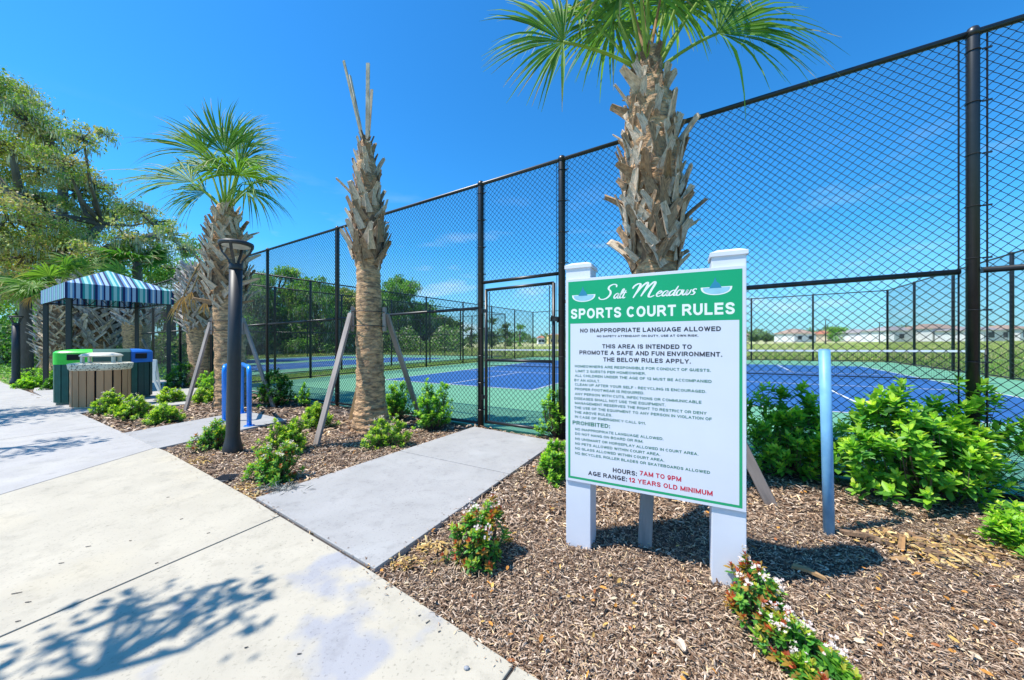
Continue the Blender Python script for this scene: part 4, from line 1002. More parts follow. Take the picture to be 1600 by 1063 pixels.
# ------------------------------------------------------------------ palms
def boot_mesh(seed):
    R = random.Random(seed); m = MB(); st = []
    for t, w in ((0, 0.62), (0.22, 0.54), (0.5, 0.40), (0.75, 0.33), (1.0, 0.27+R.uniform(-.03, .05))):
        st.append((t, w))
    vs, fs = [], []
    tw = R.uniform(-0.35, 0.35); cv = R.uniform(-0.02, 0.14)
    for t, w in st:
        a = tw*t; th = 0.034-0.012*t
        for back_ in (0, 1):
            for i in (-1, 0, 1):
                x = i*w/2; y = cv*t*t - (0.10*w if i == 0 else 0)*(1-t*0.4) + (th if back_ else -th)
                vs.append((x*math.cos(a)-y*math.sin(a)*0.3, y + x*math.sin(a), t + (R.uniform(-0.05, 0.08) if t == 1.0 else 0)))
    for s in range(4):
        b = s*6
        fs += [(b, b+1, b+7, b+6), (b+1, b+2, b+8, b+7), (b+4, b+3, b+9, b+10), (b+5, b+4, b+10, b+11), (b+3, b, b+6, b+9), (b+2, b+5, b+11, b+8)]
    fs += [(24, 25, 28, 27), (25, 26, 29, 28)]
    m.add(vs, fs); return m
BOOTS = [boot_mesh(k).mesh('leaf_base', M['boot' if k < 5 else 'boot_brown']) for k in range(8)]
BOOTSG = [boot_mesh(k+20).mesh('leaf_base', M['boot_grey']) for k in range(5)]
for b_ in BOOTS+BOOTSG:
    b_.name = 'leaf_base'
def frond_arrays(P0, P1, d, nrm, R_, nseg=40, droop=0.5, spread=2.3, seed=0, col=((0.080, 0.19, 0.030), (0.34, 0.42, 0.08))):
    R = np.random.default_rng(seed); d = np.array(d, float); d /= np.linalg.norm(d); nrm = np.array(nrm, float); nrm -= d*nrm.dot(d); nrm /= np.linalg.norm(nrm)
    b = np.cross(nrm, d); Vs, Fs, Cs = [], [], []; o = 0
    S_ = np.array([0.0, 0.2, 0.42, 0.62, 0.82, 1.0])
    for k in range(nseg):
        ph = (k/(nseg-1)-0.5)*2*spread + R.normal(0, 0.035); tw_ = R.normal(0, 0.10)
        L_ = R_*0.92*(0.66+0.34*math.cos(ph*0.55))*R.uniform(0.84, 1.10)
        dir_ = d*math.cos(ph) + b*math.sin(ph); side = -d*math.sin(ph) + b*math.cos(ph)
        half = (2*spread/nseg)*0.68
        dr = droop*R.uniform(0.6, 1.35)*(1+0.5*abs(ph)/spread)
        base = np.array(P1) + d*0.0
        pts = base + dir_*(S_*L_)[:, None] + nrm*(0.10*L_*np.sin(S_*math.pi*0.9)*(1-abs(ph)/spread*0.4))[:, None] + side*(R.normal(0, 0.05)*L_*S_**2)[:, None]
        pts[:, 2] -= 0.34*dr*L_*S_**3.2
        pts = pts + nrm*(tw_*L_*S_**2)[:, None]
        w = half*L_*np.minimum(S_, 0.42)*np.array([1, 1, 0.95, 0.66, 0.34, 0.04]); w = np.maximum(w, 0.0012)
        up_ = nrm + 0*side
        Lf = pts + side*w[:, None] + up_*(w*0.55)[:, None]; Rt = pts - side*w[:, None] + up_*(w*0.55)[:, None]
        V = np.stack([Lf, pts, Rt], 1).reshape(-1, 3)
        i = np.arange(5)*3+o
        Fs += [np.stack([i, i+1, i+4, i+3], -1), np.stack([i+1, i+2, i+5, i+4], -1)]
        c = np.array(col[0])*(1-S_[:, None]*0.0) * R.uniform(0.7, 1.35) + np.array(col[1])*0.18*R.uniform(0, 2)
        c = np.repeat(c, 3, axis=0)
        if R.uniform() < 0.25: c[-6:] = (0.42, 0.34, 0.14)
        Vs.append(V); Cs.append(c); o += len(V)
    return np.concatenate(Vs), np.concatenate(Fs), np.concatenate(Cs)
def frond(palm, P0, P1, d, nrm, R_, seed, bend=0.12, pet_r=0.014, col=None, nseg=40, droop=0.5, spread=2.3, name='frond'):
    P0, P1 = Vector(P0), Vector(P1)
    mid = P0.lerp(P1, 0.5) + Vector((0, 0, bend*(P1-P0).length))
    path = [(1-t)**2*P0 + 2*t*(1-t)*mid + t*t*P1 for t in (0, .2, .4, .6, .8, 1)]
    kw = {} if col is None else dict(col=col)
    V, Fx, C = frond_arrays(P0, P1, d, nrm, R_, nseg, droop, spread, seed, **kw)
    f = fast_obj(name, V, Fx, C, M['frond'], palm)
    pm = MB(); pm.tube(path, [pet_r*1.7, pet_r*1.2, pet_r, pet_r, pet_r*0.9, pet_r*0.8], 6)
    me = pm.mesh('petiole', None, ORG[palm.name], True)
    a = me.color_attributes.new('Col', 'FLOAT_COLOR', 'POINT'); n = len(me.vertices)
    pc = (0.30, 0.42, 0.08) if col is None else (0.38, 0.26, 0.13)
    a.data.foreach_set('color', [*(pc), 1.0]*n); me.materials.append(M['frond'])
    o = mesh_obj('petiole', me, f)
    return f
def trunk(palm, path, rad, mat='palm_trunk', n=28, sub=10, seed=0):
    R = np.random.default_rng(seed); P, Rr_ = [], []
    for i in range(len(path)-1):
        for k in range(sub*2):
            t = k/(sub*2); P.append(Vector(path[i]).lerp(Vector(path[i+1]), t)); Rr_.append(rad[i]*(1-t)+rad[i+1]*t)
    P.append(Vector(path[-1])); Rr_.append(rad[-1])
    m = MB(); m.tube(P, Rr_, n)
    ctr = len(m.v)
    for i, v in enumerate(m.v):
        c = P[min(i//n, len(P)-1)]; d = v-c; q = noise.noise(Vector((v.x*6, v.y*6, v.z*10)))*0.07 + noise.noise(Vector((v.x*22, v.y*22, v.z*36)))*0.06 + 0.02*math.sin((v.z)*70)
        m.v[i] = c + d*(1+q)
    return m.build('trunk', M[mat], palm, True)
def boots(palm, path_fn, z0, z1, prof, n, L_, meshes, seed=0, tilt=(0.3, 0.9), stray=0.0, joined=False, roll=0.55, wmul=1.0):
    R = random.Random(seed); mats = []
    for k in range(n):
        t = (k+0.5)/n; z = z0+(z1-z0)*t; a = k*2.39996 + R.uniform(-0.25, 0.25)
        c = path_fn(z); r = prof(t); rad = Vector((math.cos(a), math.sin(a), 0))
        ln = L_*R.uniform(0.75, 1.25)*(1.0 if t > 0.08 else 0.8); tl = R.uniform(*tilt)*(1-0.45*t)
        if R.random() < stray: tl += R.uniform(0.3, 0.8); ln *= 1.15
        tang = Vector((-rad.y, rad.x, 0)); upv = (Vector((0, 0, 1))*math.cos(tl) + rad*math.sin(tl))
        rl = (roll if k % 2 else -roll)*R.uniform(0.5, 1.3)
        Z_ = (upv*math.cos(rl) + tang*math.sin(rl)).normalized(); Y_ = (rad - Z_*rad.dot(Z_)).normalized(); X_ = Y_.cross(Z_)
        w = ln*R.uniform(0.75, 1.05)*wmul
        Mx = Matrix(((X_.x*w, Y_.x*ln, Z_.x*ln, 0), (X_.y*w, Y_.y*ln, Z_.y*ln, 0), (X_.z*w, Y_.z*ln, Z_.z*ln, 0), (0,0,0,1)))
        Mx.translation = c + rad*r + Vector((0, 0, -0.03))
        mats.append((R.choice(meshes), Mx))
    if joined:
        m = MB(); inv = []
        for me, Mx in mats: m.add([Mx @ v.co for v in me.vertices], [tuple(p.vertices) for p in me.polygons])
        o = m.build('leaf_bases', meshes[0].materials[0], palm); o['kind'] = 'stuff'
    else:
        for me, Mx in mats: inst('leaf_base', me, palm, Mx)
def mat_sleeve(palm, fn, z0, z1, prof, k=0.88, seed=0):
    """brown fibre matting wrapped round the trunk between the old leaf bases"""
    P, R_ = [], []
    for i in range(26):
        t = i/25; P.append(fn(z0+(z1-z0)*t)); R_.append(float(prof(t))*k)
    m = MB(); m.tube(P, R_, 36)
    for i, v in enumerate(m.v):
        c = P[min(i//36, 25)]; q = noise.noise(Vector((v.x*9+seed, v.y*9, v.z*9)))*0.10 + noise.noise(Vector((v.x*30, v.y*30, v.z*24+seed)))*0.09
        m.v[i] = c + (v-c)*(1+q)
    m.build('fibre_mat', M['fibre'], palm, True)
def stake(palm, a, b, w=0.085, t=0.040, mat='timber', name='stake'):
    a, b = Vector(a), Vector(b); d = (b-a).normalized(); m = MB()
    L_ = (b-a).length; sdv_ = d.cross(Vector((0.3, 0.9, 0.1))).normalized(); upv = sdv_.cross(d)
    Rm = Matrix((sdv_, upv, d)).transposed()
    me_m = MB(); me_m.box((0, 0, L_/2), (w, t, L_)); me = me_m.mesh(name, M[mat])
    Mx = Rm.to_4x4(); Mx.translation = a
    o = inst(name, me, palm, Mx); bv = o.modifiers.new('bevel', 'BEVEL'); bv.width = 0.004; bv.segments = 1
def braces(palm, c, r, zs, feet, blocks=True):
    """timber props strapped to a trunk"""
    for ft, an in feet:
        d = Vector((math.cos(an), math.sin(an), 0)); stake(palm, Vector(ft)-Vector((0,0,0.06)), Vector((c.x, c.y, zs[0]-0.02)) + d*(r+0.06))
        if blocks:
            MB().box(Vector((c.x, c.y, (zs[0]+zs[1])/2)) + d*(r+0.035), (0.045, 0.09, abs(zs[1]-zs[0])+0.16), Matrix.Rotation(an, 3, 'Z')).build('padding_block', M['timber'], palm, bevel=0.003)
    for z in zs:
        ring = [Vector((c.x+math.cos(a)*(r+0.045), c.y+math.sin(a)*(r+0.045), z)) for a in np.linspace(0, 2*math.pi, 25)]
        m = MB(); m.tube(ring, 0.007, 6, False); m.build('strap', M['strap'], palm)
PG = 'staked palms in the mulch bed'
# Palm A, behind the sign
A0 = Vector((1.33, 3.08, gz(1.33))); A1 = Vector((1.20, 3.05, 3.78))
pa = empty('palm_tree', A0, 'nearest palm with thick grey-brown booted trunk and green fan fronds behind the rules sign', 'palm tree', PG)
def lineA(z): return A0.lerp(A1, (z-A0.z)/(A1.z-A0.z))
trunk(pa, [A0-Vector((0,0,0.1)), lineA(0.4), lineA(1.0), lineA(1.9), lineA(2.3), lineA(2.8), lineA(3.3), lineA(3.65), lineA(3.85)], [0.24, 0.185, 0.17, 0.175, 0.20, 0.24, 0.20, 0.12, 0.10])
def profA(t): return np.interp(t, [0, 0.12, 0.35, 0.6, 0.8, 1.0], [0.18, 0.225, 0.24, 0.225, 0.175, 0.11])
boots(pa, lineA, 1.95, 3.52, profA, 250, 0.205, BOOTS, 3, tilt=(0.06, 0.30), stray=0.08, roll=0.50, wmul=0.80)
mat_sleeve(pa, lineA, 1.92, 3.55, profA)
boots(pa, lineA, 3.45, 3.80, lambda t: 0.105-0.03*t, 34, 0.15, [boot_mesh(50).mesh('leaf_base', M['fibre'])], 4, tilt=(0.05, 0.35), wmul=0.7)
fronds_A = [  # hastula (px, py, D), fan direction, fan normal, length
    ((880, 66), 2.85, (-1, 0.05, 0.22), (0.05, -1.0, 0.20), 0.74, 0.22, 1.75),
    ((1122, 52), 3.05, (1, 0.0, 0.12), (-0.1, -0.9, 0.45), 1.0, 0.25, 1.55),
    ((1085, -60), 2.75, (0.75, -0.1, 0.6), (-0.4, -0.7, 0.5), 1.0, 0.42, 2.0),
    ((975, -40), 2.9, (-0.55, -0.1, 0.8), (0.3, -0.8, 0.4), 1.0, 0.45, 2.1),
    ((1012, -75), 2.8, (0.0, -0.3, 1.0), (0.1, -1, -0.2), 1.0, 0.4, 2.1),
    ((1050, -45), 3.3, (0.3, 0.5, 0.8), (0.2, -0.7, 0.6), 1.0, 0.45, 2.1),
    ((960, 35), 3.6, (-0.6, 0.5, -0.15), (0.2, -0.3, 0.9), 0.85, 0.55, 2.2),
    ((1000, 5), 3.7, (-0.2, 0.8, 0.1), (0.0, -0.7, 0.7), 0.9, 0.6, 2.2),
    ((1045, 10), 3.8, (0.4, 0.8, 0.1), (0.0, -0.5, 0.8), 0.9, 0.6, 2.2),
    ((905, 20), 3.5, (-0.8, 0.4, 0.0), (0.2, -0.8, 0.5), 0.8, 0.4, 1.9),
    ((1000, -20), 2.75, (-0.2, -0.3, 0.9), (0.1, -1, 0.3), 0.85, 0.35, 2.1),
    ((1095, 5), 3.6, (0.7, 0.5, 0.1), (-0.1, -0.8, 0.5), 0.85, 0.4, 1.9),
    ((920, -70), 3.3, (-0.9, 0.2, 0.35), (0.2, -0.5, 0.85), 0.95, 0.5, 2.0),
    ((1150, -70), 3.4, (0.9, 0.3, 0.3), (-0.1, -0.4, 0.9), 0.95, 0.5, 2.0),
]
for k, (hp, D, d, n_, R_, dr, sp_) in enumerate(fronds_A):
    P1 = W(hp[0], hp[1], D); out = Vector((P1.x-A1.x, P1.y-A1.y, 0))
    P0 = Vector((A1.x, A1.y, 3.68)) + out.normalized()*0.07
    frond(pa, P0, P1, d, n_, R_, 100+k, bend=0.10, pet_r=0.014, nseg=44, droop=dr, spread=sp_)
# new spears
for k, (dx, dy) in enumerate(((0.05, -0.02), (-0.06, 0.03), (0.0, 0.05))):
    MB().tube([Vector((A1.x, A1.y, 3.75)), Vector((A1.x+dx*4, A1.y+dy*4, 4.9))], [0.016, 0.004], 6).build('spear_leaf', M['dead_frond'], pa)
fz = 1.27
braces(pa, lineA(1.32), 0.175, (1.40, 1.22), [(G(1007, 848), math.atan2(-0.85, -0.45)), (G(1206, 780), math.atan2(-0.25, 0.9)), ((0.75, 3.75, gz(.75)), math.atan2(0.75, -0.6))])

# Palm B, topped trunk with bare spears
B0 = G(580, 667); DB = B0.y
pb = empty('palm_tree', B0, 'topped palm trunk with bare spears and no leaves, held by three timber stakes', 'palm tree', PG)
B1 = W(572, 215, DB+0.05)
def lineB(z): return B0.lerp(B1, (z-B0.z)/(B1.z-B0.z))
sc_B = DB/F
trunk(pb, [B0-Vector((0,0,0.1)), lineB(0.12), lineB(0.4), lineB(1.0), lineB(1.9), lineB(2.5), lineB(2.9), lineB(3.4), lineB(4.0), lineB(4.45)], [0.30, 0.26, 0.215, 0.20, 0.185, 0.17, 0.20, 0.20, 0.15, 0.07], seed=2)
def profB(t): return np.interp(t, [0, 0.15, 0.4, 0.7, 1.0], [0.16, 0.24, 0.23, 0.17, 0.07])
boots(pb, lineB, 2.42, 4.25, profB, 110, 0.27, BOOTS, 7, tilt=(0.10, 0.40), stray=0.06, roll=0.34, wmul=0.80)
mat_sleeve(pb, lineB, 2.45, 4.3, profB, seed=3)
boots(pb, lineB, 4.15, 4.48, lambda t: 0.07-0.03*t, 22, 0.16, [boot_mesh(60).mesh('leaf_base', M['fibre'])], 8, tilt=(0.05, 0.4), wmul=0.6)
for (x, y, dd, w) in ((537, 95, -0.25, 0.020), (547, 118, 0.2, 0.018), (575, 99, 0.0, 0.026), (581, 140, 0.1, 0.020)):
    MB().beam(W(572+(x-560)*0.12, 232, DB+0.05), W(x, y, DB+dd), w*2.1, w*0.8).build('bare_spear', M['boot'], pb)
zs = W(590, 488, DB).z; zs2 = W(590, 510, DB).z
braces(pb, lineB(zs), 0.20, (zs, zs2), [(G(493, 692), math.atan2(-0.35, -0.95)), (G(657, 650), math.atan2(0.1, 1.0))])
ft = G(548, 655); stake(pb, ft-Vector((0,0,0.05)), W(583, 508, DB+0.25), mat='new_timber')

# Palm C, behind the bike rack
C0 = G(362, 633); DC = C0.y
pc_ = empty('palm_tree', C0, 'tall palm with long green fan fronds behind the lamp post and blue bike rack', 'palm tree', PG)
C1 = W(352, 322, DC)
def lineC(z): return C0.lerp(C1, (z-C0.z)/(C1.z-C0.z))
trunk(pc_, [C0-Vector((0,0,0.1)), lineC(0.4), lineC(1.2), lineC(2.2), lineC(2.6), lineC(3.2), lineC(3.8), lineC(C1.z)], [0.32, 0.28, 0.26, 0.27, 0.30, 0.34, 0.24, 0.14], seed=3)
def profC(t): return np.interp(t, [0, 0.3, 0.6, 0.85, 1.0], [0.26, 0.36, 0.34, 0.24, 0.13])
boots(pc_, lineC, 2.0, 4.05, profC, 170, 0.30, BOOTS, 17, tilt=(0.15, 0.5), stray=0.10, roll=0.60, wmul=0.62)
mat_sleeve(pc_, lineC, 2.0, 4.1, profC, seed=5)
frC = [((300, 285), -0.2, (-1, 0, 0.22), (0.15, -0.7, 0.7), 1.5, 0.45, 1.25), ((318, 240), 0.3, (-0.75, 0.1, 0.7), (0.3, -0.8, 0.4), 1.4, 0.4, 1.2), ((352, 240), -0.3, (-0.1, -0.1, 1), (0.1, -1, 0.1), 1.3, 0.35, 1.15),
       ((378, 255), 0.2, (0.6, 0, 0.8), (-0.2, -0.8, 0.3), 1.3, 0.35, 1.6), ((392, 290), -0.3, (1, 0, 0.2), (-0.1, -0.5, 0.9), 1.1, 0.8, 1.6), ((340, 262), -0.7, (-0.3, -0.7, 0.4), (0, -0.5, 0.9), 1.1, 0.5, 1.9),
       ((372, 275), -0.7, (0.5, -0.7, 0.2), (0, -0.3, 0.9), 1.0, 0.9, 1.9), ((350, 270), 0.8, (0, 0.9, 0.3), (0, -0.6, 0.8), 1.2, 0.5, 2.0), ((325, 262), 0.5, (-0.7, 0.5, 0.45), (0.3, -0.9, 0.4), 1.45, 0.4, 1.4), ((366, 235), 0.5, (0.25, 0.3, 1), (-0.1, -1, 0.2), 1.35, 0.35, 1.3), ((372, 262), 0.6, (0.8, 0.4, 0.45), (-0.2, -0.9, 0.4), 1.35, 0.5, 1.4), ((322, 300), 0.2, (-0.9, 0.1, -0.15), (0.1, -0.9, 0.5), 1.2, 0.5, 1.3), ((385, 300), 0.4, (0.7, 0.3, -0.3), (0.4, -0.4, 0.8), 1.0, 0.9, 1.9)]
for k, (hp, dd, d, n_, R_, dr, sp_) in enumerate(frC):
    P1 = W(hp[0], hp[1], DC+dd); out = Vector((P1.x-C1.x, P1.y-C1.y, 0))
    frond(pc_, Vector((C1.x, C1.y, C1.z-0.05))+out.normalized()*0.08, P1, d, n_, R_, 200+k, bend=0.08, pet_r=0.020, nseg=46, droop=dr, spread=sp_)
zs = W(360, 503, DC).z; zs2 = W(360, 517, DC).z
braces(pc_, lineC(zs), 0.27, (zs, zs2), [(G(289, 640), math.atan2(-0.3, -0.95)), (G(428, 634), math.atan2(0.0, 1.0))])

# further palms
def far_palm(label, px, base, top, wpx, seed, boot0=0.35, green=0, dead=2, mesh=BOOTSG, nb=90, group=PG, stakes=(), boott=1.0):
    b = G(px, base); D = b.y; t = W(px, top, D); hh = t.z-b.z; r = wpx/2*D/F
    p = empty('palm_tree', b, label, 'palm tree', group)
    fn = lambda z: Vector((b.x, b.y, z))
    trunk(p, [b-Vector((0,0,0.1)), fn(b.z+hh*0.2), fn(b.z+hh*0.5), fn(b.z+hh*0.8), fn(t.z)], [r*0.62, r*0.5, r*0.62, r*0.6, r*0.3], n=16, sub=5)
    boots(p, fn, b.z+hh*boot0, t.z-0.05*hh, lambda q: np.interp(q, [0, .3, .8, 1], [r*0.45, r*0.72, r*0.66, r*0.3]), nb*2, r*0.75, mesh, seed, tilt=(0.2, 0.8), joined=True, roll=0.8, wmul=0.36)
    mat_sleeve(p, fn, b.z+hh*boot0, t.z-0.02*hh, lambda q: np.interp(q, [0, .3, .8, 1], [r*0.5, r*0.74, r*0.68, r*0.3]), 0.92, seed)
    R = random.Random(seed)
    for k in range(green):
        a = R.uniform(0, 6.28); e_ = R.uniform(-0.1, 1.1); L_ = R.uniform(0.5, 0.9); d = Vector((math.cos(a)*math.cos(e_), math.sin(a)*math.cos(e_), math.sin(e_)))
        frond(p, t, t+d*L_, d, (-d.x*0.4+0.1, -d.y*0.4-0.5, 0.8), R.uniform(0.9, 1.25), seed*10+k, nseg=26, droop=0.6, spread=1.9, pet_r=0.02)
    for k in range(dead):
        a = R.uniform(2.2, 4.2); d = Vector((math.cos(a), math.sin(a)*0.4, -0.3)).normalized()
        frond(p, t-Vector((0,0,0.1)), t+d*0.9+Vector((0,0,-0.1)), (d.x*0.5, d.y*0.5, -0.9), (0.2, -1, 0.1), 0.5, seed*20+k, nseg=16, droop=0.3, spread=0.7, pet_r=0.015, col=((0.40, 0.22, 0.08), (0.4, 0.3, 0.1)), name='dead_frond')
    for (sxp, syp, txp, typ) in stakes:
        f = G(sxp, syp); stake(p, f-Vector((0,0,0.05)), W(txp, typ, (f.y+D)/2-0.15), w=0.11, t=0.05)
    return p
far_palm('stout grey booted palm with one orange dead frond, between canopy and tall palm', 314, 604, 414, 58, 31, boot0=0.42, dead=2, nb=100, stakes=((297, 588, 316, 526), (345, 590, 328, 530)))
gd_ = [o for o in sc.objects if o.get('label', '').startswith('stout grey booted')][0]
for (xa, ya, xb, yb_, R_) in ((312, 412, 287, 462, 0.85), (318, 415, 300, 455, 0.6), (305, 418, 322, 470, 0.5)):
    DD = ORG[gd_.name].y - 0.6; frond(gd_, W(xa, ya, DD), W(xb, yb_, DD-0.2), (-0.15, 0, -1), (0.1, -1, 0), R_, xa, bend=0.1, pet_r=0.018, nseg=18, droop=0.2, spread=0.55, col=((0.50, 0.26, 0.09), (0.5, 0.32, 0.12)), name='dead_frond')
far_palm('palm trunk with a criss-cross booted top seen under the right half of the canopy', 214, 588, 455, 52, 33, boot0=0.55, green=5, dead=0, nb=70, stakes=((252, 588, 222, 530),))
far_palm('very shaggy palm with a round mass of old leaf bases under the canopy', 148, 588, 440, 74, 35, boot0=0.25, green=4, dead=1, nb=120, stakes=((133, 585, 139, 530), (160, 585, 157, 528)), mesh=BOOTSG)
far_palm('brown palm trunk seen between the two left canopy posts', 94, 592, 450, 40, 37, boot0=0.2, green=6, dead=1, nb=90, mesh=BOOTS, stakes=((48, 584, 84, 540),))
far_palm('short dark palm trunk behind the leftmost canopy post', 76, 588, 470, 34, 39, boot0=0.2, green=8, dead=0, nb=70)
def green_palm(label, px, base, top, seed, n=12, R0=1.6, dd=0):
    b = G(px, base); D = b.y; t = W(px, top, D); p = empty('palm_tree', b, label, 'palm tree', 'leafy palms under the trees')
    trunk(p, [b-Vector((0,0,0.1)), b.lerp(t, 0.5), t], [0.25, 0.2, 0.16], 'bark', n=14, sub=5)
    R = random.Random(seed)
    for k in range(n):
        a = k*2.4; e_ = 0.2+0.9*((k*0.618) % 1)-0.3; L_ = 0.8*R0/1.4; d = Vector((math.cos(a)*math.cos(e_), math.sin(a)*math.cos(e_), math.sin(e_)))
        frond(p, t, t+d*L_, d, (-d.x*0.4+0.1, -d.y*0.4-0.5, 0.8), R0*R.uniform(0.85, 1.15), seed*10+k, nseg=26, droop=0.5, spread=1.9, pet_r=0.03, col=((0.06, 0.17, 0.03), (0.12, 0.28, 0.05)))
green_palm('dark green leafy fan palm behind the top of the canopy', 215, 583, 410, 61, 12, 1.25)
green_palm('leafy fan palm left of the canopy under the oak', 40, 588, 450, 62, 10, 1.1)
green_palm('leafy fan palm behind the peak of the canopy roof', 140, 580, 425, 63, 12, 1.2)

# ------------------------------------------------------------------ trees
OAKP = [(0.20, 0.32, 0.07), (0.33, 0.42, 0.10), (0.54, 0.54, 0.19), (0.52, 0.41, 0.22)]
GRNP = [(0.11, 0.27, 0.045), (0.19, 0.40, 0.065), (0.29, 0.50, 0.09), (0.15, 0.33, 0.06)]
LIMEP = [(0.20, 0.42, 0.05), (0.30, 0.52, 0.07), (0.14, 0.32, 0.04), (0.36, 0.54, 0.10)]
DARKP = [(0.06, 0.13, 0.03), (0.09, 0.18, 0.04), (0.13, 0.23, 0.05), (0.10, 0.17, 0.06)]
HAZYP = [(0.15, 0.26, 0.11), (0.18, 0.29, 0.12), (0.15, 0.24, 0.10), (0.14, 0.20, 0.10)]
def tree(label, base, tr, forks, clumps, per, ls, pal, seed, moss=0, group=None, sub=9, flat_=0.75, wood=True, name='tree', limb_r=None, gap=0.34):
    """clumps: list of (centre, radius); leaves gather in small tufts on each clump's shell"""
    R = np.random.default_rng(seed); rr_ = random.Random(seed)
    t = empty(name, base, label, 'tree', group)
    m = MB(); fk = [Vector(f) for f in forks]; ends = []
    m.tube([base-Vector((0,0,0.3)), base.lerp(fk[0], 0.5)+Vector((tr*0.4, 0, 0)), fk[0]], [tr*1.25, tr*0.95, tr*0.85], 12)
    m.build('trunk', M['bark'], t, True)
    lm = MB()
    for f in fk[1:]:
        lm.tube([fk[0], fk[0].lerp(f, 0.5)+Vector((0, 0, (f-fk[0]).length*0.10)), f], [tr*0.7, tr*0.5, tr*0.36], 8)
    Ps = []; Cs = []; Ms = []
    for c, r in clumps:
        c = Vector(c); src = min(fk, key=lambda f: (f-c).length)
        b_ = src.lerp(c, 0.5) + Vector([rr_.uniform(-.15, .15)*r*2 for _ in range(3)])
        w0 = min(tr*0.34, r*0.10)
        lm.tube([src, b_, c], [w0*1.3, w0*0.9, w0*0.5], 6)
        S_ = unit(R.normal(0, 1, (sub, 3)))*R.uniform(0.45, 1.0, (sub, 1))*r*np.array([1, 1, flat_]) + np.array(c)
        for q in S_[::1]:
            k_ = c.lerp(Vector(q), 0.5)+Vector((0, 0, -0.05*r)); lm.tube([c, k_, Vector(q)], [w0*0.5, w0*0.33, w0*0.12], 4, False)
        n = int(per*r*r)
        i = R.integers(0, sub, n); q = S_[i] + R.normal(0, gap*r, (n, 3))*np.array([1, 1, 0.55])
        Ps.append(q); tone = R.integers(0, 4, sub)[i]; swap = R.uniform(0, 1, n) < 0.3; tone = np.where(swap, R.integers(0, 4, n), tone)
        Cs.append(np.array(pal)[tone]*R.uniform(0.75, 1.25, (n, 1)))
        if moss:
            km = int(moss*r); j = R.integers(0, sub, km); Ms.append(S_[j] + R.normal(0, 0.3*r, (km, 3))*np.array([1, 1, 0.3]))
    lm.build('limbs', M['bark'], t, True)
    P = np.concatenate(Ps); C = np.concatenate(Cs); n = len(P)
    A = unit(R.normal(0, 1, (n, 3))+np.array([0, 0, 0.1])); N = unit(R.normal(0, 0.8, (n, 3))+np.array([0, 0, 1.0])); Ln = ls*R.uniform(0.6, 1.4, n)
    V, Fx, CC = leaf_batch(P, A, N, Ln, Ln*0.62, C, LEAF4, F4)
    cr_o = fast_obj('crown', V, Fx, CC, M['far_leaf'], t)
    if moss:
        P = np.concatenate(Ms); n = len(P); K = 9
        q = np.repeat(P, K, axis=0) + R.normal(0, ls*1.1, (n*K, 3))*np.array([1, 1, 0.6]); n2 = len(q)
        A = unit(R.normal(0, 0.10, (n2, 3))+np.array([0, 0, -1.0])); N = unit(R.normal(0, 1, (n2, 3))); Ln = ls*R.uniform(1.2, 3.6, n2)
        c = np.array((0.38, 0.40, 0.33))*R.uniform(0.6, 1.5, (n2, 1))
        V, Fx, CC = leaf_batch(q, A, N, Ln, np.minimum(Ln*0.16, ls*0.5), c, LEAF4, F4)
        fast_obj('hanging_moss', V, Fx, CC, M['far_leaf'], t)['kind'] = 'stuff'
    return t
def clp(L, D, dj=2.0, seed=0):
    R = random.Random(seed); return [(W(x, y, D+R.uniform(-dj, dj)), r*D/F) for x, y, r in L]
# large oak, upper left
D1 = 19
oak = clp([(-20,130,42),(12,150,40),(-60,200,60),(45,190,34),(80,210,36),(20,225,48),(-30,280,60),(60,265,45),(105,255,30),(130,215,22),(165,210,14),(120,300,36),(70,330,50),(10,340,60),(150,290,26),
           (180,330,26),(215,330,24),(150,350,40),(245,345,20),(200,370,28),(270,365,18),(240,390,24),(290,390,16),(100,390,44),(40,400,55),(-40,380,60),(170,400,30),(120,430,30),(-60,450,60),(20,450,40)], D1, 2.5, 1)
b0 = G(70, 575); b0 = Vector((W(85, 0, D1).x, D1, gz(W(85, 0, D1).x)))
tree('large spreading oak with grey hanging moss and yellow-green leaves at the upper left', b0, 0.42, [W(95, 440, D1), W(30, 300, D1), W(160, 350, D1), W(250, 365, D1+0.5), W(-40, 240, D1), W(100, 250, D1), W(-60, 400, D1)], oak, 1350, 0.125, OAKP, 1, moss=22, group='trees of the oak hammock', sub=16, gap=0.20)
D1b = 26
oak2 = clp([(300,390,22),(320,420,26),(270,420,30),(230,430,34),(340,400,20),(350,440,28),(300,470,34),(190,450,40),(380,450,26),(150,480,40),(250,490,40),(100,480,50),(350,500,34)], D1b, 2, 2)
tree('green oak behind the canopy and the grey palm, half hidden', Vector((W(260,0,D1b).x, D1b, gz(W(260,0,D1b).x))), 0.4, [W(265,500,D1b), W(320,430,D1b), W(200,450,D1b)], oak2, 700, 0.17, GRNP, 2, moss=14, group='trees of the oak hammock', sub=14, gap=0.28)
D1c = 27
oak3 = clp([(-20,470,44),(30,440,40),(60,480,36),(-60,520,50),(10,520,40),(50,540,30),(-40,420,50)], D1c, 2, 3)
tree('bright lime-green tree at the far left behind the lamp', Vector((W(5,0,D1c).x, D1c, gz(W(5,0,D1c).x))), 0.3, [W(5,540,D1c), W(40,470,D1c), W(-30,480,D1c)], oak3, 650, 0.18, LIMEP, 3, moss=0, group='trees of the oak hammock', sub=14)
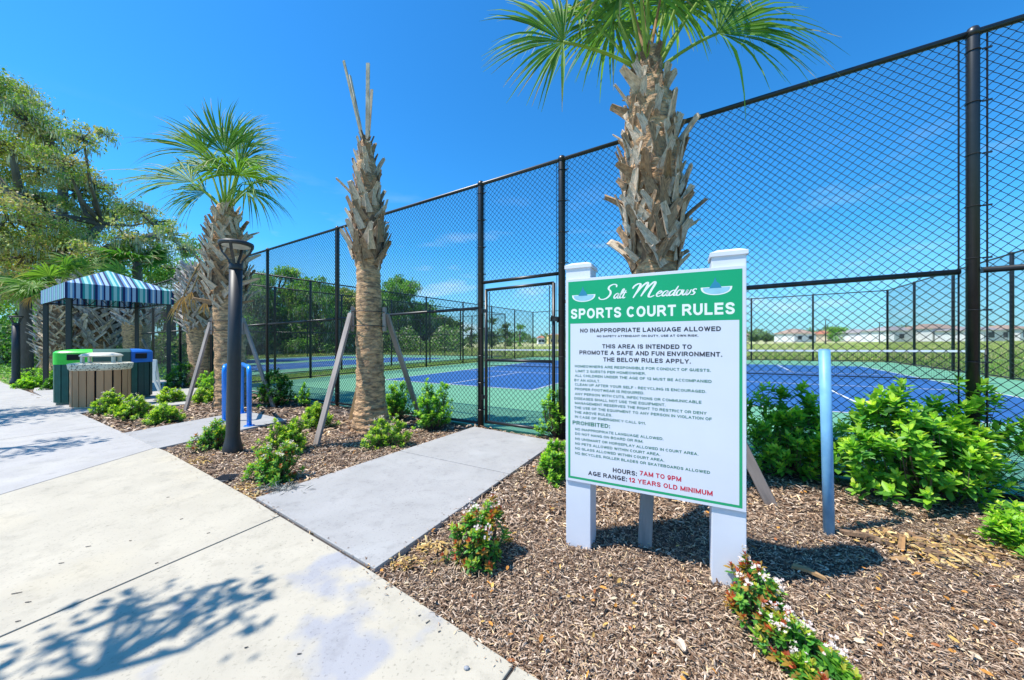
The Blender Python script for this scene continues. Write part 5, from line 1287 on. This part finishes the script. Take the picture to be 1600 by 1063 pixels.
# wood behind the neighbouring court
tl = [  # px, top, halfwidth, D, palette, moss
 (410, 428, 34, 44, GRNP, 1, 'tall green tree right of the tall palm, behind the neighbouring court'),
 (452, 415, 32, 48, LIMEP, 1, 'pale green treetop left of the second tall fence post'),
 (498, 432, 30, 45, GRNP, 1, 'mossy tree behind the second tall fence post'),
 (540, 446, 30, 47, OAKP, 1, 'grey mossy tree left of the topped palm trunk'),
 (590, 452, 28, 50, GRNP, 1, 'rounded tree hidden partly by the topped palm trunk'),
 (625, 428, 30, 50, GRNP, 1, 'tallest tree just right of the topped palm trunk'),
 (660, 470, 26, 52, GRNP, 1, 'tree with a sloping crown right of the tallest one'),
 (690, 490, 22, 56, DARKP, 0, 'lower dark tree left of the gate post'),
 (380, 450, 30, 40, DARKP, 1, 'dark tree behind the lamp post head'),
 (340, 470, 34, 38, GRNP, 1, 'tree between the grey palm and the tall palm')]
for k, (px, top, hw, D, pal, ms, lb) in enumerate(tl):
    R = random.Random(k+50); bx = W(px, 0, D).x; basep = Vector((bx, D, gz(bx))); yb = 534+H*F/D
    cl = []
    for j in range(30):
        f = R.random(); y = top+10+(yb-14-top)*f; wv = hw*(0.55+0.8*math.sin(min(f*1.6, 1.5)))
        cl.append((px+R.uniform(-wv, wv), y, hw*R.uniform(0.34, 0.58)))
    cl.append((px, top+hw*0.35, hw*0.36))
    c3 = clp(cl, D, 2.5, k)
    tree(lb, basep, 0.35, [W(px, (top+yb)/2+10, D), W(px-hw*0.5, top+40, D), W(px+hw*0.5, top+45, D)], c3, 330, 0.30, pal, 70+k, moss=10 if ms else 0, group='trees of the wood behind the neighbouring court', sub=10, gap=0.32)
# smaller, farther trees
ft_ = [(712,500,13,70,DARKP,'small dark tree between two fence posts left of the gate'),(735,508,9,80,DARKP,'low distant tree just left of the gate post'),(768,494,15,85,DARKP,'dark rounded distant tree seen through the upper left of the gate'),(792,503,10,95,DARKP,'dark distant tree in the middle of the gate'),
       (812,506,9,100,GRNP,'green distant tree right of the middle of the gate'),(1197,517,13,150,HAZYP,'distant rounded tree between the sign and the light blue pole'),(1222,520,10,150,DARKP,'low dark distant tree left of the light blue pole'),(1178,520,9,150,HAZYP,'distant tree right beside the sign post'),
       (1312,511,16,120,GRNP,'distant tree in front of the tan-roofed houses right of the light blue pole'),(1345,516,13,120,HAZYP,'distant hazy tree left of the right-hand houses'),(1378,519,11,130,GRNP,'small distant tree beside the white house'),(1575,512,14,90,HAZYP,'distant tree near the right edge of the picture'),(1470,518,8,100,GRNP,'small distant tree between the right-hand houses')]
for k, (px, top, hw, D, pal, lb) in enumerate(ft_):
    bx = W(px, 0, D).x; basep = Vector((bx, D, gz(bx))); R = random.Random(k+90); yb = 534 - SLOPE*(px-800) + H*F/D
    cl = [(px+R.uniform(-hw*0.7, hw*0.7), top+hw*0.4+R.random()*(yb-top-hw*0.5), hw*R.uniform(0.4, 0.55)) for _ in range(8)] + [(px, top+hw*0.5, hw*0.5)]
    tree(lb, basep, 0.3, [W(px, (top+yb)/2, D), W(px+2, top+4, D)], clp(cl, D, 1.5, k), 90, 0.55, pal, 120+k, group='distant trees across the field', sub=8)
# distant woods as one mass
R = np.random.default_rng(5); n = 26000
px = R.uniform(600, 1750, n); D = R.uniform(230, 300, n); hmax = (5.5+2.5*np.sin(px*0.05)+1.5*np.sin(px*0.17+1)+np.where(px < 900, 1.5, 0))
x = (px-800)/F*D; z = SLOPE*x + R.uniform(0, 1, n)**0.7*hmax
P = np.stack([x, D, z], -1); Ln = R.uniform(0.9, 2.0, n)
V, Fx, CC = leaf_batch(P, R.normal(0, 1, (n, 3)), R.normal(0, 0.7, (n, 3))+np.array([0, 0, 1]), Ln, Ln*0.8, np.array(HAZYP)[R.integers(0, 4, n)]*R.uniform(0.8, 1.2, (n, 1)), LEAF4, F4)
o = fast_obj('distant_woods', V, Fx, CC, M['far_leaf']); props(o, 'low strip of distant woods along the horizon', 'woods', kind='stuff')
# undergrowth below the oaks
n = 60000; px = R.uniform(-150, 720, n); D = R.uniform(24, 34, n)*np.where(px > 380, 1.65, 1.0) + np.where((px > 380), 3, 0)
x = (px-800)/F*D; hmax = (2.6+0.9*np.sin(px*0.045)+0.6*np.sin(px*0.13))*np.where(px > 380, 1.2, 1.0)
z = SLOPE*x + R.uniform(0, 1, n)**0.8*hmax
cidx = np.where(R.uniform(0, 1, n) < 0.35, 3, R.integers(0, 3, n)); pal_ = np.array([(0.11, 0.24, 0.045), (0.18, 0.36, 0.065), (0.26, 0.46, 0.09), (0.36, 0.37, 0.28)])
C = pal_[cidx]*R.uniform(0.6, 1.3, (n, 1)); Ln = R.uniform(0.12, 0.34, n)*D/26
V, Fx, CC = leaf_batch(np.stack([x, D, z], -1), R.normal(0, 1, (n, 3)), R.normal(0, 0.8, (n, 3))+np.array([0, 0, 1]), Ln, Ln*0.5, C, LEAF4, F4)
o = fast_obj('undergrowth', V, Fx, CC, M['far_leaf']); props(o, 'tangled green and grey undergrowth at the foot of the woods', 'undergrowth', kind='stuff')
# low ground cover around the canopy pad
n = 16000; a = R.uniform(0, 1, n); bpx = R.uniform(-60, 340, n); D = R.uniform(12.8, 20, n); x = (bpx-800)/F*D
keep = ~inpoly(np.stack([x, D], -1), [(p[0], p[1]) for p in CABP]) & ~inpoly(np.stack([x, D], -1), [(p.x, p.y) for p in full])
lump = np.sin(x*1.7+D)*np.sin(D*1.3-x*0.7) > -0.15; keep &= lump
x, D = x[keep], D[keep]; n = len(x); z = SLOPE*x - 0.05 + R.uniform(0, 0.42, n)
Ln = R.uniform(0.06, 0.14, n)
V, Fx, CC = leaf_batch(np.stack([x, D, z], -1), R.normal(0, 1, (n, 3))+np.array([0, 0, 0.5]), R.normal(0, 0.6, (n, 3))+np.array([0, 0, 1]), Ln, Ln*0.5, np.array(GRNP)[R.integers(0, 4, n)]*R.uniform(0.7, 1.5, (n, 1)), LEAF4, F4)
o = fast_obj('ground_cover', V, Fx, CC, M['far_leaf']); props(o, 'low leafy ground cover behind the canopy', 'ground cover', kind='stuff')

# trees out of the frame to the left whose shade falls on the pavement
def shade_tree(label, c, h, r, seed, n, ls, tr=0.06):
    base = Vector((c[0]-0.25, c[1]-0.15, gz(c[0]))); top = Vector((c[0], c[1], h)); R_ = random.Random(seed)
    cl = [(top + Vector((R_.uniform(-r, r), R_.uniform(-r, r), R_.uniform(-r*0.5, r*0.5))), r*R_.uniform(0.28, 0.5)) for _ in range(n)]
    tree(label, base, tr, [base.lerp(top, 0.75), top], cl, 700, ls, GRNP, seed, group='young trees beside the pavement, left of the picture', sub=7, gap=0.40)
shade_tree('young tree out of view on the near left shading the cream slab', (-3.55, 0.98, 0), 3.5, 0.45, 301, 9, 0.085)
shade_tree('young tree out of view on the left shading the grey slab', (-8.7, 4.05, 0), 4.0, 0.6, 302, 9, 0.10)
shade_tree('larger tree out of view on the far left shading the path', (-11.9, 5.9, 0), 4.1, 1.0, 303, 14, 0.12, 0.10)

# ------------------------------------------------------------------ houses across the field
def house(label, px, D, wpx, base_off, hgt, roofh, wall, roof, storeys=1, rot=0.0, ng=3):
    x = W(px, 0, D).x; w = wpx*D/F; d = 9; z0 = gz(x); o = empty('house', (x, D, z0), label, 'house', 'houses across the field')
    R_ = Matrix.Rotation(rot, 3, 'Z')
    def L2(a, b, c): p = R_ @ Vector((a, b, c)); return Vector((x, D, z0))+p
    m = MB(); m.box(L2(0, d/2, hgt/2), (w, d, hgt), R_); m.build('wall', M[wall], o)
    e = 0.5; m = MB()
    P = [L2(-w/2-e, -e, hgt), L2(w/2+e, -e, hgt), L2(w/2+e, d+e, hgt), L2(-w/2-e, d+e, hgt)]
    q = min(w*0.3, d/2); T_ = [L2(-w/2+q, d/2, hgt+roofh), L2(w/2-q, d/2, hgt+roofh)]
    m.add(P+T_, [(0,1,5,4),(1,2,5),(2,3,4,5),(3,0,4),(3,2,1,0)]); m.build('roof', M[roof], o)
    n = max(2, int(w/3.4))
    for s in range(storeys):
        for k in range(n):
            u = -w/2 + w*(k+0.5)/n; zc = 1.5 + s*2.9
            f = MB(); f.box(L2(u, -0.04, zc), (1.5, 0.08, 1.4), R_); f_ = f.build('window', M['stucco'], o)
            g_ = MB(); g_.box(L2(u, -0.09, zc), (1.3, 0.04, 1.2), R_); g_.build('pane', M['pane'], f_)
    return o
house('white house with a tan hip roof just left of the light blue pole', 1258, 118, 34, 0, 2.9, 1.7, 'stucco', 'roof_tile')
house('house with a reddish roof right of the light blue pole', 1305, 128, 24, 0, 2.7, 1.4, 'stucco_tan', 'roof_red')
house('white house in the middle of the far row', 1362, 112, 34, 0, 2.8, 1.3, 'stucco', 'roof_grey', rot=0.1)
house('two-storey white house with a tan roof left of the near fence post', 1420, 92, 46, 0, 3.0, 1.3, 'stucco', 'roof_grey', 1)
house('tall white house with a brown roof right beside the near fence post', 1488, 88, 62, 0, 3.3, 1.4, 'stucco', 'roof_tile', 1)
house('white house with a grey roof right of the near fence post', 1560, 78, 46, 0, 2.6, 1.0, 'stucco', 'roof_grey')
house('white house cut by the right edge of the picture', 1612, 76, 36, 0, 2.8, 1.0, 'stucco', 'roof_tile')
house('small tan house right beside the sign post', 1168, 210, 26, 0, 3.0, 1.8, 'stucco_tan', 'roof_tile')
house('yellow building seen left of the sign', 868, 180, 22, 0, 4.5, 0.8, 'stucco_yellow', 'roof_tile')
house('small white shed seen through the right part of the gate', 846, 165, 10, 0, 3.0, 1.0, 'stucco', 'roof_red')
for px, D, top in ((1290, 62, 500), (1374, 70, 504)):
    b = Vector((W(px, 0, D).x, D, gz(W(px, 0, D).x))); t = W(px, top, D); o = empty('light_pole', b, {1290: 'thin dark street light in the field behind the light blue pole', 1374: 'thin dark street light in the field beside the court corner post'}[px], 'street light', 'thin street lights in the field')
    MB().tube([b, t], [0.09, 0.05], 8).build('pole', M['black_metal'], o); MB().box(t+Vector((0.25, 0, 0)), (0.8, 0.25, 0.10)).build('lamp_head', M['black_metal'], o)

# ------------------------------------------------------------------ grass tufts
R = np.random.default_rng(21)
def tufts(name, label, x, y, h, cols, w=0.012):
    n = len(x); z = SLOPE*x - 0.055; A = unit(R.normal(0, 0.35, (n, 3))+np.array([0, 0, 1.0])); N = R.normal(0, 1, (n, 3)); Ln = h*R.uniform(0.5, 1.4, n)
    V, Fx, CC = leaf_batch(np.stack([x, y, z], -1), A, N, Ln, np.full(n, w)*R.uniform(0.6, 1.6, n), np.array(cols)[R.integers(0, len(cols), n)]*R.uniform(0.7, 1.3, (n, 1)), LEAF4, F4)
    o = fast_obj(name, V, Fx, CC, M['far_leaf']); props(o, label, 'grass', kind='stuff')
GC = [(0.26, 0.42, 0.08), (0.36, 0.48, 0.10), (0.48, 0.50, 0.18), (0.58, 0.52, 0.28)]
t = R.uniform(-13.2, -10.55, 14000); u = R.uniform(0, 24, 14000)
tufts('grass', 'strip of short grass between the two courts', O2[0]+E1[0]*t+E2[0]*u, O2[1]+E1[1]*t+E2[1]*u, 0.10, GC[:3], 0.015)
n = 90000; D = 20+60*R.uniform(0, 1, n)**1.5; px = R.uniform(360, 1700, n); x = (px-800)/F*D; rel = np.stack([x-O2[0], D-O2[1]], -1); tt = rel@E1; uu = rel@E2
k = (~((tt > -34.5) & (tt < 11.0) & (uu < 22) & (uu > -6))) ; x, D = x[k], D[k]
tufts('meadow_grass', 'rough yellow-green meadow grass beyond the courts', x, D, 0.30, GC, 0.05)
n = 16000; t = R.uniform(10.9, 20, n); u = R.uniform(-3, 24, n); tufts('verge_grass', 'bright green grass outside the right side fence', O2[0]+E1[0]*t+E2[0]*u, O2[1]+E1[1]*t+E2[1]*u, 0.14, [(0.17, 0.38, 0.05), (0.25, 0.45, 0.07), (0.34, 0.40, 0.10)], 0.03)

# ------------------------------------------------------------------ mulch chips
EXCL = [[(p.x, p.y) for p in WALKP], [(p.x, p.y) for p in PADP], [(p[0], p[1]) for p in CABP], [(p.x, p.y) for p in full]]
def bed_points(n, dmin, dmax, pw=1.0):
    out = []
    D = dmin+(dmax-dmin)*R.uniform(0, 1, n)**pw; k = R.uniform(-1.62, 1.62, n); x = k*D
    rel = np.stack([x-O2[0], D-O2[1]], -1); t = rel@E1; u = rel@E2
    P = np.stack([x, D], -1); ok = (u < -0.03) & (u > BEDU+0.1) & (t > -15) & (t < 9.3)
    spill = 0.035*np.abs(R.normal(0, 1, n))
    for e in EXCL: ok &= ~inpoly(P, e)
    return P[ok]
CH = np.array([1.16, 1.09, 0.99])*np.array([(0.105, 0.062, 0.040), (0.19, 0.125, 0.085), (0.31, 0.225, 0.165), (0.41, 0.32, 0.25), (0.56, 0.46, 0.375), (0.62, 0.47, 0.29)]); CW = np.array([0.15, 0.24, 0.25, 0.19, 0.11, 0.06])
CHT = np.array([(0,-.5,0),(0,.5,0),(.5,-.5,.10),(.5,.5,.10),(1,-.35,.0),(1,.35,.0),(.5,0,.16)])
CHF = np.array([(0,2,6),(0,6,1),(1,6,3),(2,4,6),(6,4,5),(6,5,3)])
def chips(name, label, P, ln, wd, tilt=0.28, cols=CH, cw=CW, lift=0.012):
    n = len(P); x, y = P[:, 0], P[:, 1]
    z = SLOPE*x - 0.035 + 0.012*np.sin(x*5.1+y*2.3)*np.sin(y*4.3-x*1.7) + 0.008*np.sin(x*13+1.3*y)*np.cos(y*11) + np.abs(R.normal(0, lift, n))
    a = R.uniform(0, 2*math.pi, n); A = np.stack([np.cos(a), np.sin(a), R.normal(0, tilt, n)], -1); N = R.normal(0, 0.35, (n, 3))+np.array([0, 0, 1.0])
    L_ = ln*R.uniform(0.45, 1.6, n); W_ = wd*R.uniform(0.5, 1.8, n)
    c = cols[R.choice(len(cols), n, p=cw)]*R.uniform(0.7, 1.3, (n, 1))
    V, Fx, CC = leaf_batch(np.stack([x, y, z], -1), A, N, L_, W_, c, CHT, CHF)
    o = fast_obj(name, V, Fx, CC, M['chip']); props(o, label, 'mulch', kind='stuff')
chips('mulch_chips', 'shredded bark mulch close to the camera', np.concatenate([bed_points(90000, 1.0, 2.6, 1.1), bed_points(18000, 0.9, 1.6)]), 0.0235, 0.0040)
def side_points(n):
    t = R.uniform(-6, 9.4, n); u = R.uniform(BEDU+0.1, -0.03, n); x = O2[0]+E1[0]*t+E2[0]*u; y = O2[1]+E1[1]*t+E2[1]*u; P = np.stack([x, y], -1)
    ok = (np.abs(x) > 1.6*y) | (y < 1.0)
    for e in EXCL: ok &= ~inpoly(P, e)
    return P[ok]
chips('mulch_chips', 'shredded bark mulch at the right end of the bed', side_points(60000), 0.045, 0.010)
chips('mulch_chips', 'shredded bark mulch in the middle of the bed', bed_points(85000, 2.5, 5.2, 0.95), 0.038, 0.0075)
chips('mulch_chips', 'shredded bark mulch in the far part of the bed', bed_points(60000, 5.1, 13.5, 1.0), 0.075, 0.020)
# yellow and orange fallen leaves and bark flakes
OR = np.array([(0.55, 0.24, 0.05), (0.58, 0.36, 0.10), (0.40, 0.14, 0.05), (0.62, 0.50, 0.33)]); OWt = np.array([0.32, 0.3, 0.13, 0.25])
n = 520; P = bed_points(2200, 1.05, 6.0, 1.0)[:n]; n = len(P); x, y = P[:, 0], P[:, 1]; a = R.uniform(0, 6.28, n)
V, Fx, CC = leaf_batch(np.stack([x, y, SLOPE*x-0.008+R.uniform(0, 0.015, n)], -1), np.stack([np.cos(a), np.sin(a), R.normal(0.05, 0.15, n)], -1), R.normal(0, 0.3, (n, 3))+np.array([0, 0, 1]), R.uniform(0.018, 0.045, n), R.uniform(0.010, 0.022, n), OR[R.choice(4, n, p=OWt)]*R.uniform(0.7, 1.2, (n, 1)), LEAF8, F8)
o = fast_obj('leaf_litter', V, Fx, CC, M['chip']); props(o, 'scattered orange and tan fallen leaves on the mulch', 'fallen leaves', kind='stuff')
# yellow bark flakes heap at the right and by the walkway corner
def heap(n, cpts, s, nm, lb, ln=0.05, wd=0.012):
    P = []
    for (px, py, r) in cpts:
        c = G(px, py); P.append(np.stack([c.x+R.normal(0, r, n), c.y+R.normal(0, r*0.5, n)], -1))
    P = np.concatenate(P); ok = np.ones(len(P), bool)
    for e in EXCL: ok &= ~inpoly(P, e)
    chips(nm, lb, P[ok], ln, wd, 0.3, np.array([(0.50, 0.32, 0.10), (0.60, 0.44, 0.20), (0.34, 0.20, 0.09), (0.20, 0.12, 0.07)]), np.array([0.35, 0.25, 0.25, 0.15]), 0.018)
heap(110, [(1390, 838, 0.10), (1440, 845, 0.12), (1500, 855, 0.14), (1560, 850, 0.12), (1470, 870, 0.10)], 1, 'bark_flakes', 'yellow bark flakes scattered on the mulch at the right', 0.05, 0.014)
heap(160, [(380, 760, 0.10), (400, 770, 0.08), (640, 872, 0.06), (680, 850, 0.05), (300, 720, 0.1)], 1, 'bark_flakes', 'tan bark flakes along the pavement and walkway edges', 0.035, 0.010)
# old palm boots lying on the mulch
def debris(label, a, b, w, t, mat, curve=0.02):
    a, b = Vector(a)+Vector((0,0,0.005)), Vector(b)+Vector((0,0,0.005)); mid = a.lerp(b, 0.5)+Vector((0, 0, curve)); m = MB()
    d = (b-a).normalized(); s = Vector((-d.y, d.x, 0)); P = [a, a.lerp(mid, 0.6), mid, mid.lerp(b, 0.5), b]; ws = [w, w*0.95, w*0.85, w*0.65, w*0.35]
    vs = []; 
    for p, ww in zip(P, ws): vs += [p-s*ww/2+Vector((0,0,0.004)), p+Vector((0,0,-0.004)), p+s*ww/2+Vector((0,0,0.004)), p+s*ww/2+Vector((0,0,-t)), p-s*ww/2+Vector((0,0,-t))]
    fs = []
    for i in range(4):
        for k in range(5): fs.append((i*5+k, i*5+(k+1) % 5, (i+1)*5+(k+1) % 5, (i+1)*5+k))
    fs += [(4,3,2,1,0), (20,21,22,23,24)]; m.add(vs, fs); o = m.build('bark_piece', M[mat], smooth=False); props(o, label, 'bark piece', 'old palm leaf bases lying on the mulch')
debris('long rust-brown strip of bark running right from the foot of the light blue pole', G(1312, 830), G(1400, 852), 0.035, 0.02, 'fibre', 0.02)
debris('short brown bark piece lying in yellow flakes right of the long strip', G(1440, 858), G(1482, 872), 0.05, 0.02, 'fibre', 0.012)
debris('upright curled tan flake beside the long bark strip', G(1408, 858), G(1412, 838), 0.03, 0.004, 'dead_frond', 0.03)
debris('pale tan wooden wedge at the edge of the sign shadow', G(1238, 884), G(1290, 905), 0.035, 0.012, 'new_timber', 0.01)
debris('round tan flake in the foreground mulch below the sign', G(1058, 1000), G(1070, 1018), 0.035, 0.006, 'boot', 0.006)
# twigs on the pavement
m = MB()
for px, py, L_, a in ((25,927,.05,.3),(43,941,.03,.1),(262,777,.025,.2),(137,854,.03,.3),(95,880,.03,.2),(27,971,.02,.3),(283,811,.02,.9),(203,845,.015,0),(244,880,.015,1),(325,833,.02,.6),(467,1022,.02,0),(668,972,.025,.8),(655,962,.012,.3),(686,987,.012,.4),(425,798,.03,.1),(384,1012,.015,.2),(780,1000,.02,.4)):
    c = G(px, py, 0.004); d = Vector((math.cos(a), math.sin(a), 0))*L_/2; m.beam(c-d*0.7, c+d*0.1+Vector((0.001, 0.002, 0)), 0.0035, 0.003); m.beam(c+d*0.1, c+d*0.7+Vector((0.002, 0.004, 0)), 0.0025, 0.003)
props(m.build('twigs', M['bark']), 'tiny dark twigs scattered on the cream pavement', 'twigs', kind='stuff')
# chips kicked onto the concrete edges
R3 = np.random.default_rng(9); P = []
for a_, b_, n_, s_ in ((G(582,893), G(395,780), 60, 0.03), (G(845,1063), G(582,893), 90, 0.035), (G(395,780), G(262,706), 70, 0.05), (G(869,690), G(583,891), 120, 0.04), (G(741,667), G(397,779), 60, 0.04), (G(262,706), G(197,678), 30, 0.04)):
    t_ = R3.uniform(0, 1, n_); P.append(np.stack([a_.x+(b_.x-a_.x)*t_+R3.normal(0, s_, n_), a_.y+(b_.y-a_.y)*t_+R3.normal(0, s_, n_)], -1))
P = np.concatenate(P); n = len(P); a = R3.uniform(0, 6.28, n)
V, Fx, CC = leaf_batch(np.stack([P[:, 0], P[:, 1], SLOPE*P[:, 0]+0.006], -1), np.stack([np.cos(a), np.sin(a), np.zeros(n)], -1), R3.normal(0, 0.1, (n, 3))+np.array([0, 0, 1]), R3.uniform(0.006, 0.025, n), R3.uniform(0.002, 0.006, n), CH[R3.choice(6, n, p=CW)], CHT, CHF)
props(fast_obj('spilled_chips', V, Fx, CC, M['chip']), 'a few bark chips spilled along the concrete edges', 'mulch', kind='stuff')
# grey moss tangle beside the yellow-green shrub
R2_ = np.random.default_rng(77); c = G(440, 765); n = 260; P = np.stack([c.x+R2_.normal(0, 0.09, n), c.y+R2_.normal(0, 0.04, n), gz(c.x)+np.abs(R2_.normal(0, 0.015, n))], -1)
V, Fx, CC = leaf_batch(P, R2_.normal(0, 1, (n, 3))*np.array([1, 1, 0.3]), R2_.normal(0, 1, (n, 3)), R2_.uniform(0.03, 0.10, n), np.full(n, 0.003), np.tile((0.30, 0.31, 0.28), (n, 1)), LEAF5, F5)
props(fast_obj('moss_tangle', V, Fx, CC, M['chip']), 'grey tangle of dead moss on the mulch below the yellow-green shrub', 'moss', kind='stuff')
# drip line hose on the mulch behind the shrubs
hp_ = [G(1300, 752), G(1345, 768), G(1400, 777)]
